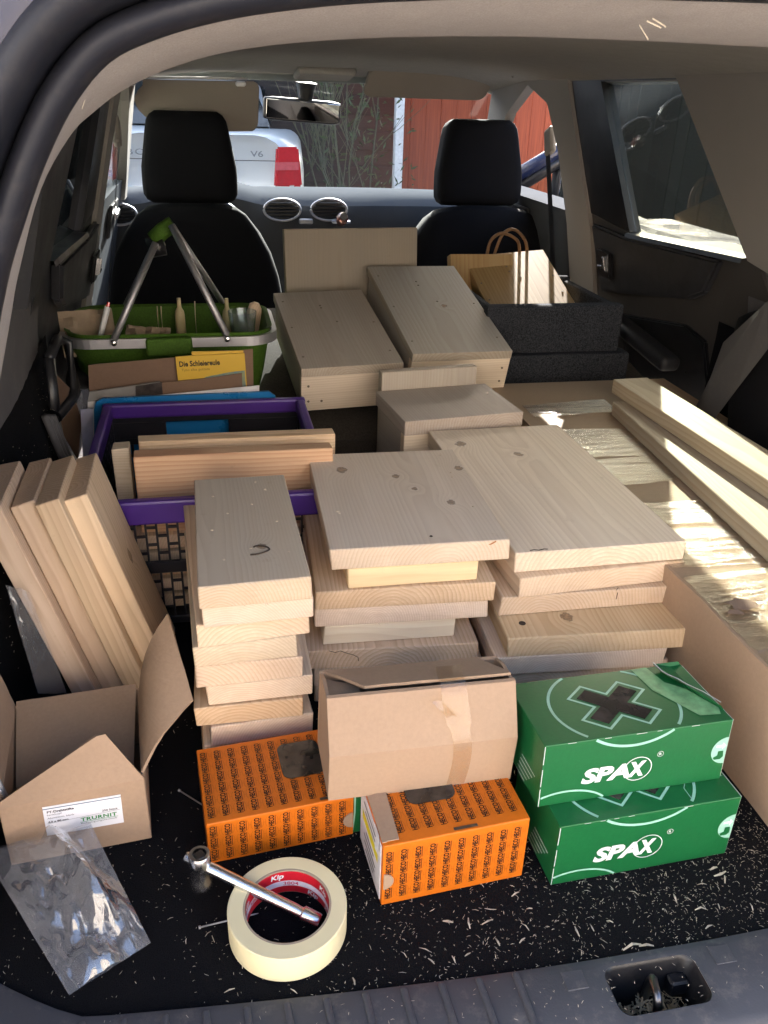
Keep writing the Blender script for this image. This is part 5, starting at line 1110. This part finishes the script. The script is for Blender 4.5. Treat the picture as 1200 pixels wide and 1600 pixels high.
# T-bar socket wrench
h0, h1 = PZ(313, 1349, .047), PZ(499, 1440, .012); wr = thing('socket_wrench', 'chrome T-bar wrench with its socket, lying across the masking tape', 'wrench', h0)
d = (h1-h0); L = d.length; q = d.to_track_quat('Z', 'Y').to_euler()
lathe('bar', [(0, -.016), (.0042, -.016), (.005, -.014), (.005, -.006), (.0058, -.004), (.0058, .018), (.0056, .02), (.0056, L-.024), (.0052, L-.022), (.0052, L-.019), (.0072, L-.017), (.0072, L-.002), (.0066, L), (.0, L)], m_chrome, wr, 24, (0, 0, 0), q)
sk = lathe('socket', [(.0065, .011), (.0095, .011), (.0105, .0095), (.0105, -.004), (.0098, -.006), (.0098, -.020), (.0105, -.022), (.0105, -.030), (.0095, -.031), (.0, -.031)], m_chrome, wr, 32, (0, 0, .002))
box('square_drive', .0094, .0094, .004, m_steel, sk, (0, 0, .0075), (0, 0, rad(30)), bev=.0006)
nm = nail_mesh(.055, .0008)
for i, (a, b, lab) in enumerate((((312, 1449), (362, 1437), 'thin bright nail half under the masking tape roll'), ((374, 1500), (378, 1475), 'brass-coloured nail standing out below the masking tape roll'), ((280, 1235), (312, 1255), 'long thin wire nail beside the orange carton'))):
    p0, p1 = PZ(*a, .0016), PZ(*b, .0016); o = link('nail', nm, m_alu if i != 1 else m_screw, None, p0, (p1-p0).to_track_quat('Z', 'Y').to_euler(), True); tag(o, lab, 'nail')
# ================================================================== wood shavings
random.seed(21); sv, sf = [], []
def sliver(c, L, wd, a):
    u = Vector((math.cos(a), math.sin(a), 0)); v = Vector((-u.y, u.x, 0)); bend = random.uniform(-.16, .16)*L; up = random.uniform(0, .25)*L; n0 = len(sv)
    m_ = c+v*bend*.5+Vector((0, 0, up))
    sv.extend([c-u*L/2-v*wd/4, c-u*L/2+v*wd/4, m_+v*wd/2, m_-v*wd/2, c+u*L/2+v*wd/4, c+u*L/2-v*wd/4]); sf.extend([(n0, n0+3, n0+2, n0+1), (n0+3, n0+5, n0+4, n0+2)])
cnt = 0
while cnt < 6200:
    x = random.uniform(-.58, .195); y = random.uniform(-.06, .34)
    if y < edgeY(x)+.003: continue
    dens = .10+.90*max(0, min(1, (x+.42)/.40))**1.3
    if y > .16: dens *= .45
    dens *= .35+1.1*max(0, noise.noise(Vector((x*14, y*14, 3)))+.45)
    if random.random() > dens: continue
    L = min(.011, .0007+random.expovariate(1/.0011)); sliver(Vector((x, y, .0008+random.uniform(0, .0012))), L, random.uniform(.00022, .0005)+L*.05, random.uniform(0, 6.28)); cnt += 1
for i in range(34): sliver(Vector((random.uniform(-.42, .16), random.uniform(-.055, .03), .0015)), random.uniform(.006, .013), random.uniform(.0010, .0022), random.uniform(0, 6.28))
for i in range(170): x = random.uniform(-.5, .15); sliver(Vector((x, edgeY(x)-random.uniform(.002, .05), .0052)), random.uniform(.001, .004), random.uniform(.0003, .0007), random.uniform(0, 6.28))
for i in range(420):
    s = random.choice((-1, 1)); y = random.uniform(.25, .95); z = random.uniform(.03, .28); b_ = math.exp(-((y-.62)/.26)**2)*max(0, min(1, (.36-z)/.14)); x = s*(.655-.045*b_-.03*max(0, (z-.3)/.2)-.002); sliver(Vector((x, y, z)), random.uniform(.0015, .005), .0006, random.choice((1.57, 1.3, 1.8)))
for (a, b, L) in ((1125, 1365, .016), (1115, 1357, .010), (988, 1480, .020), (1010, 1478, .014), (700, 1440, .010)): sliver(PZ(a, b, .002), L, .0028, random.uniform(-.4, .4))
for (px, py, a) in ((1002, 45, 50), (1018, 33, 20), (1026, 30, 25), (133, 150, -65)): 
    c = PY(px, py, .03)-Vector((0, .004, .002)); u_ = Vector((math.cos(rad(a))*.006, -.001, -math.sin(rad(a))*.006))
    n0 = len(sv); w__ = Vector((0, -.0002, .0004)); u_ = u_*.8; sv.extend([c-u_-w__, c+u_-w__, c+u_+w__, c-u_+w__]); sf.append((n0, n0+1, n0+2, n0+3))
for o in LB+MB_+RB:
    vs_ = [v.co for v in o.data.vertices]; x0, x1 = min(v.x for v in vs_), max(v.x for v in vs_); y0 = min(v.y for v in vs_); y1 = max(v.y for v in vs_); cr_ = abs(o.rotation_euler.z) > 1
    for k in range(26):
        t_ = random.choice((-1, 1, 1)); lp_ = Vector((random.uniform(x0, x1), y0+.0008, t_*.0132)) if not cr_ else Vector((x0+.0008, random.uniform(y0, y1), t_*.0132))
        c = o.matrix_basis @ lp_; u_ = Vector((random.uniform(-1, 1), -.5, random.uniform(-.9, .9))).normalized()*random.uniform(.0012, .0042); w__ = Vector((.0001, 0, .00022)); n0 = len(sv); sv.extend([c-w__, c+w__, c+u_]); sf.append((n0, n0+1, n0+2))
tag(link('wood_shavings', pyd(sv, sf, 'wood_shavings', False), flat('shaving_wood', (.48, .42, .33), .8, .2, .45, 120.)), 'pale wood shavings and splinters strewn over the black boot carpet', 'shavings', kind='stuff')
# ================================================================== groups of repeats, car base on the ground
for L_, nm_ in ((LB, 'boards of the narrow stack'), (MB_, 'boards of the middle stack'), (RB, 'boards of the wide stack')):
    for o in L_: o['group'] = nm_
GR = {'nest_box': 'nesting boxes in the boot', 'screw_carton': 'orange screw cartons', 'green_screw_carton': 'green screw cartons', 'plank': 'planks on the taped carton', 'nail': 'loose nails on the carpet', 'skewer': 'skewers in the basket', 'glue_bottle': 'slim bottles in the basket', 'cardboard_sheet': 'cardboard pieces by the basket', 'paper_bag': 'paper bags in the basket'}
for o in bpy.data.objects:
    if o.parent is None and o.get('category'):
        b_ = o.name.split('.')[0]
        if b_ in GR: o['group'] = GR[b_]
        if b_ == 'board' and not o.get('group'): o['group'] = 'leaning boards' if 'leaning' in o['label'] else 'boards in the crate'
car.location.z = GZ
for c in car.children: c.location.z -= GZ
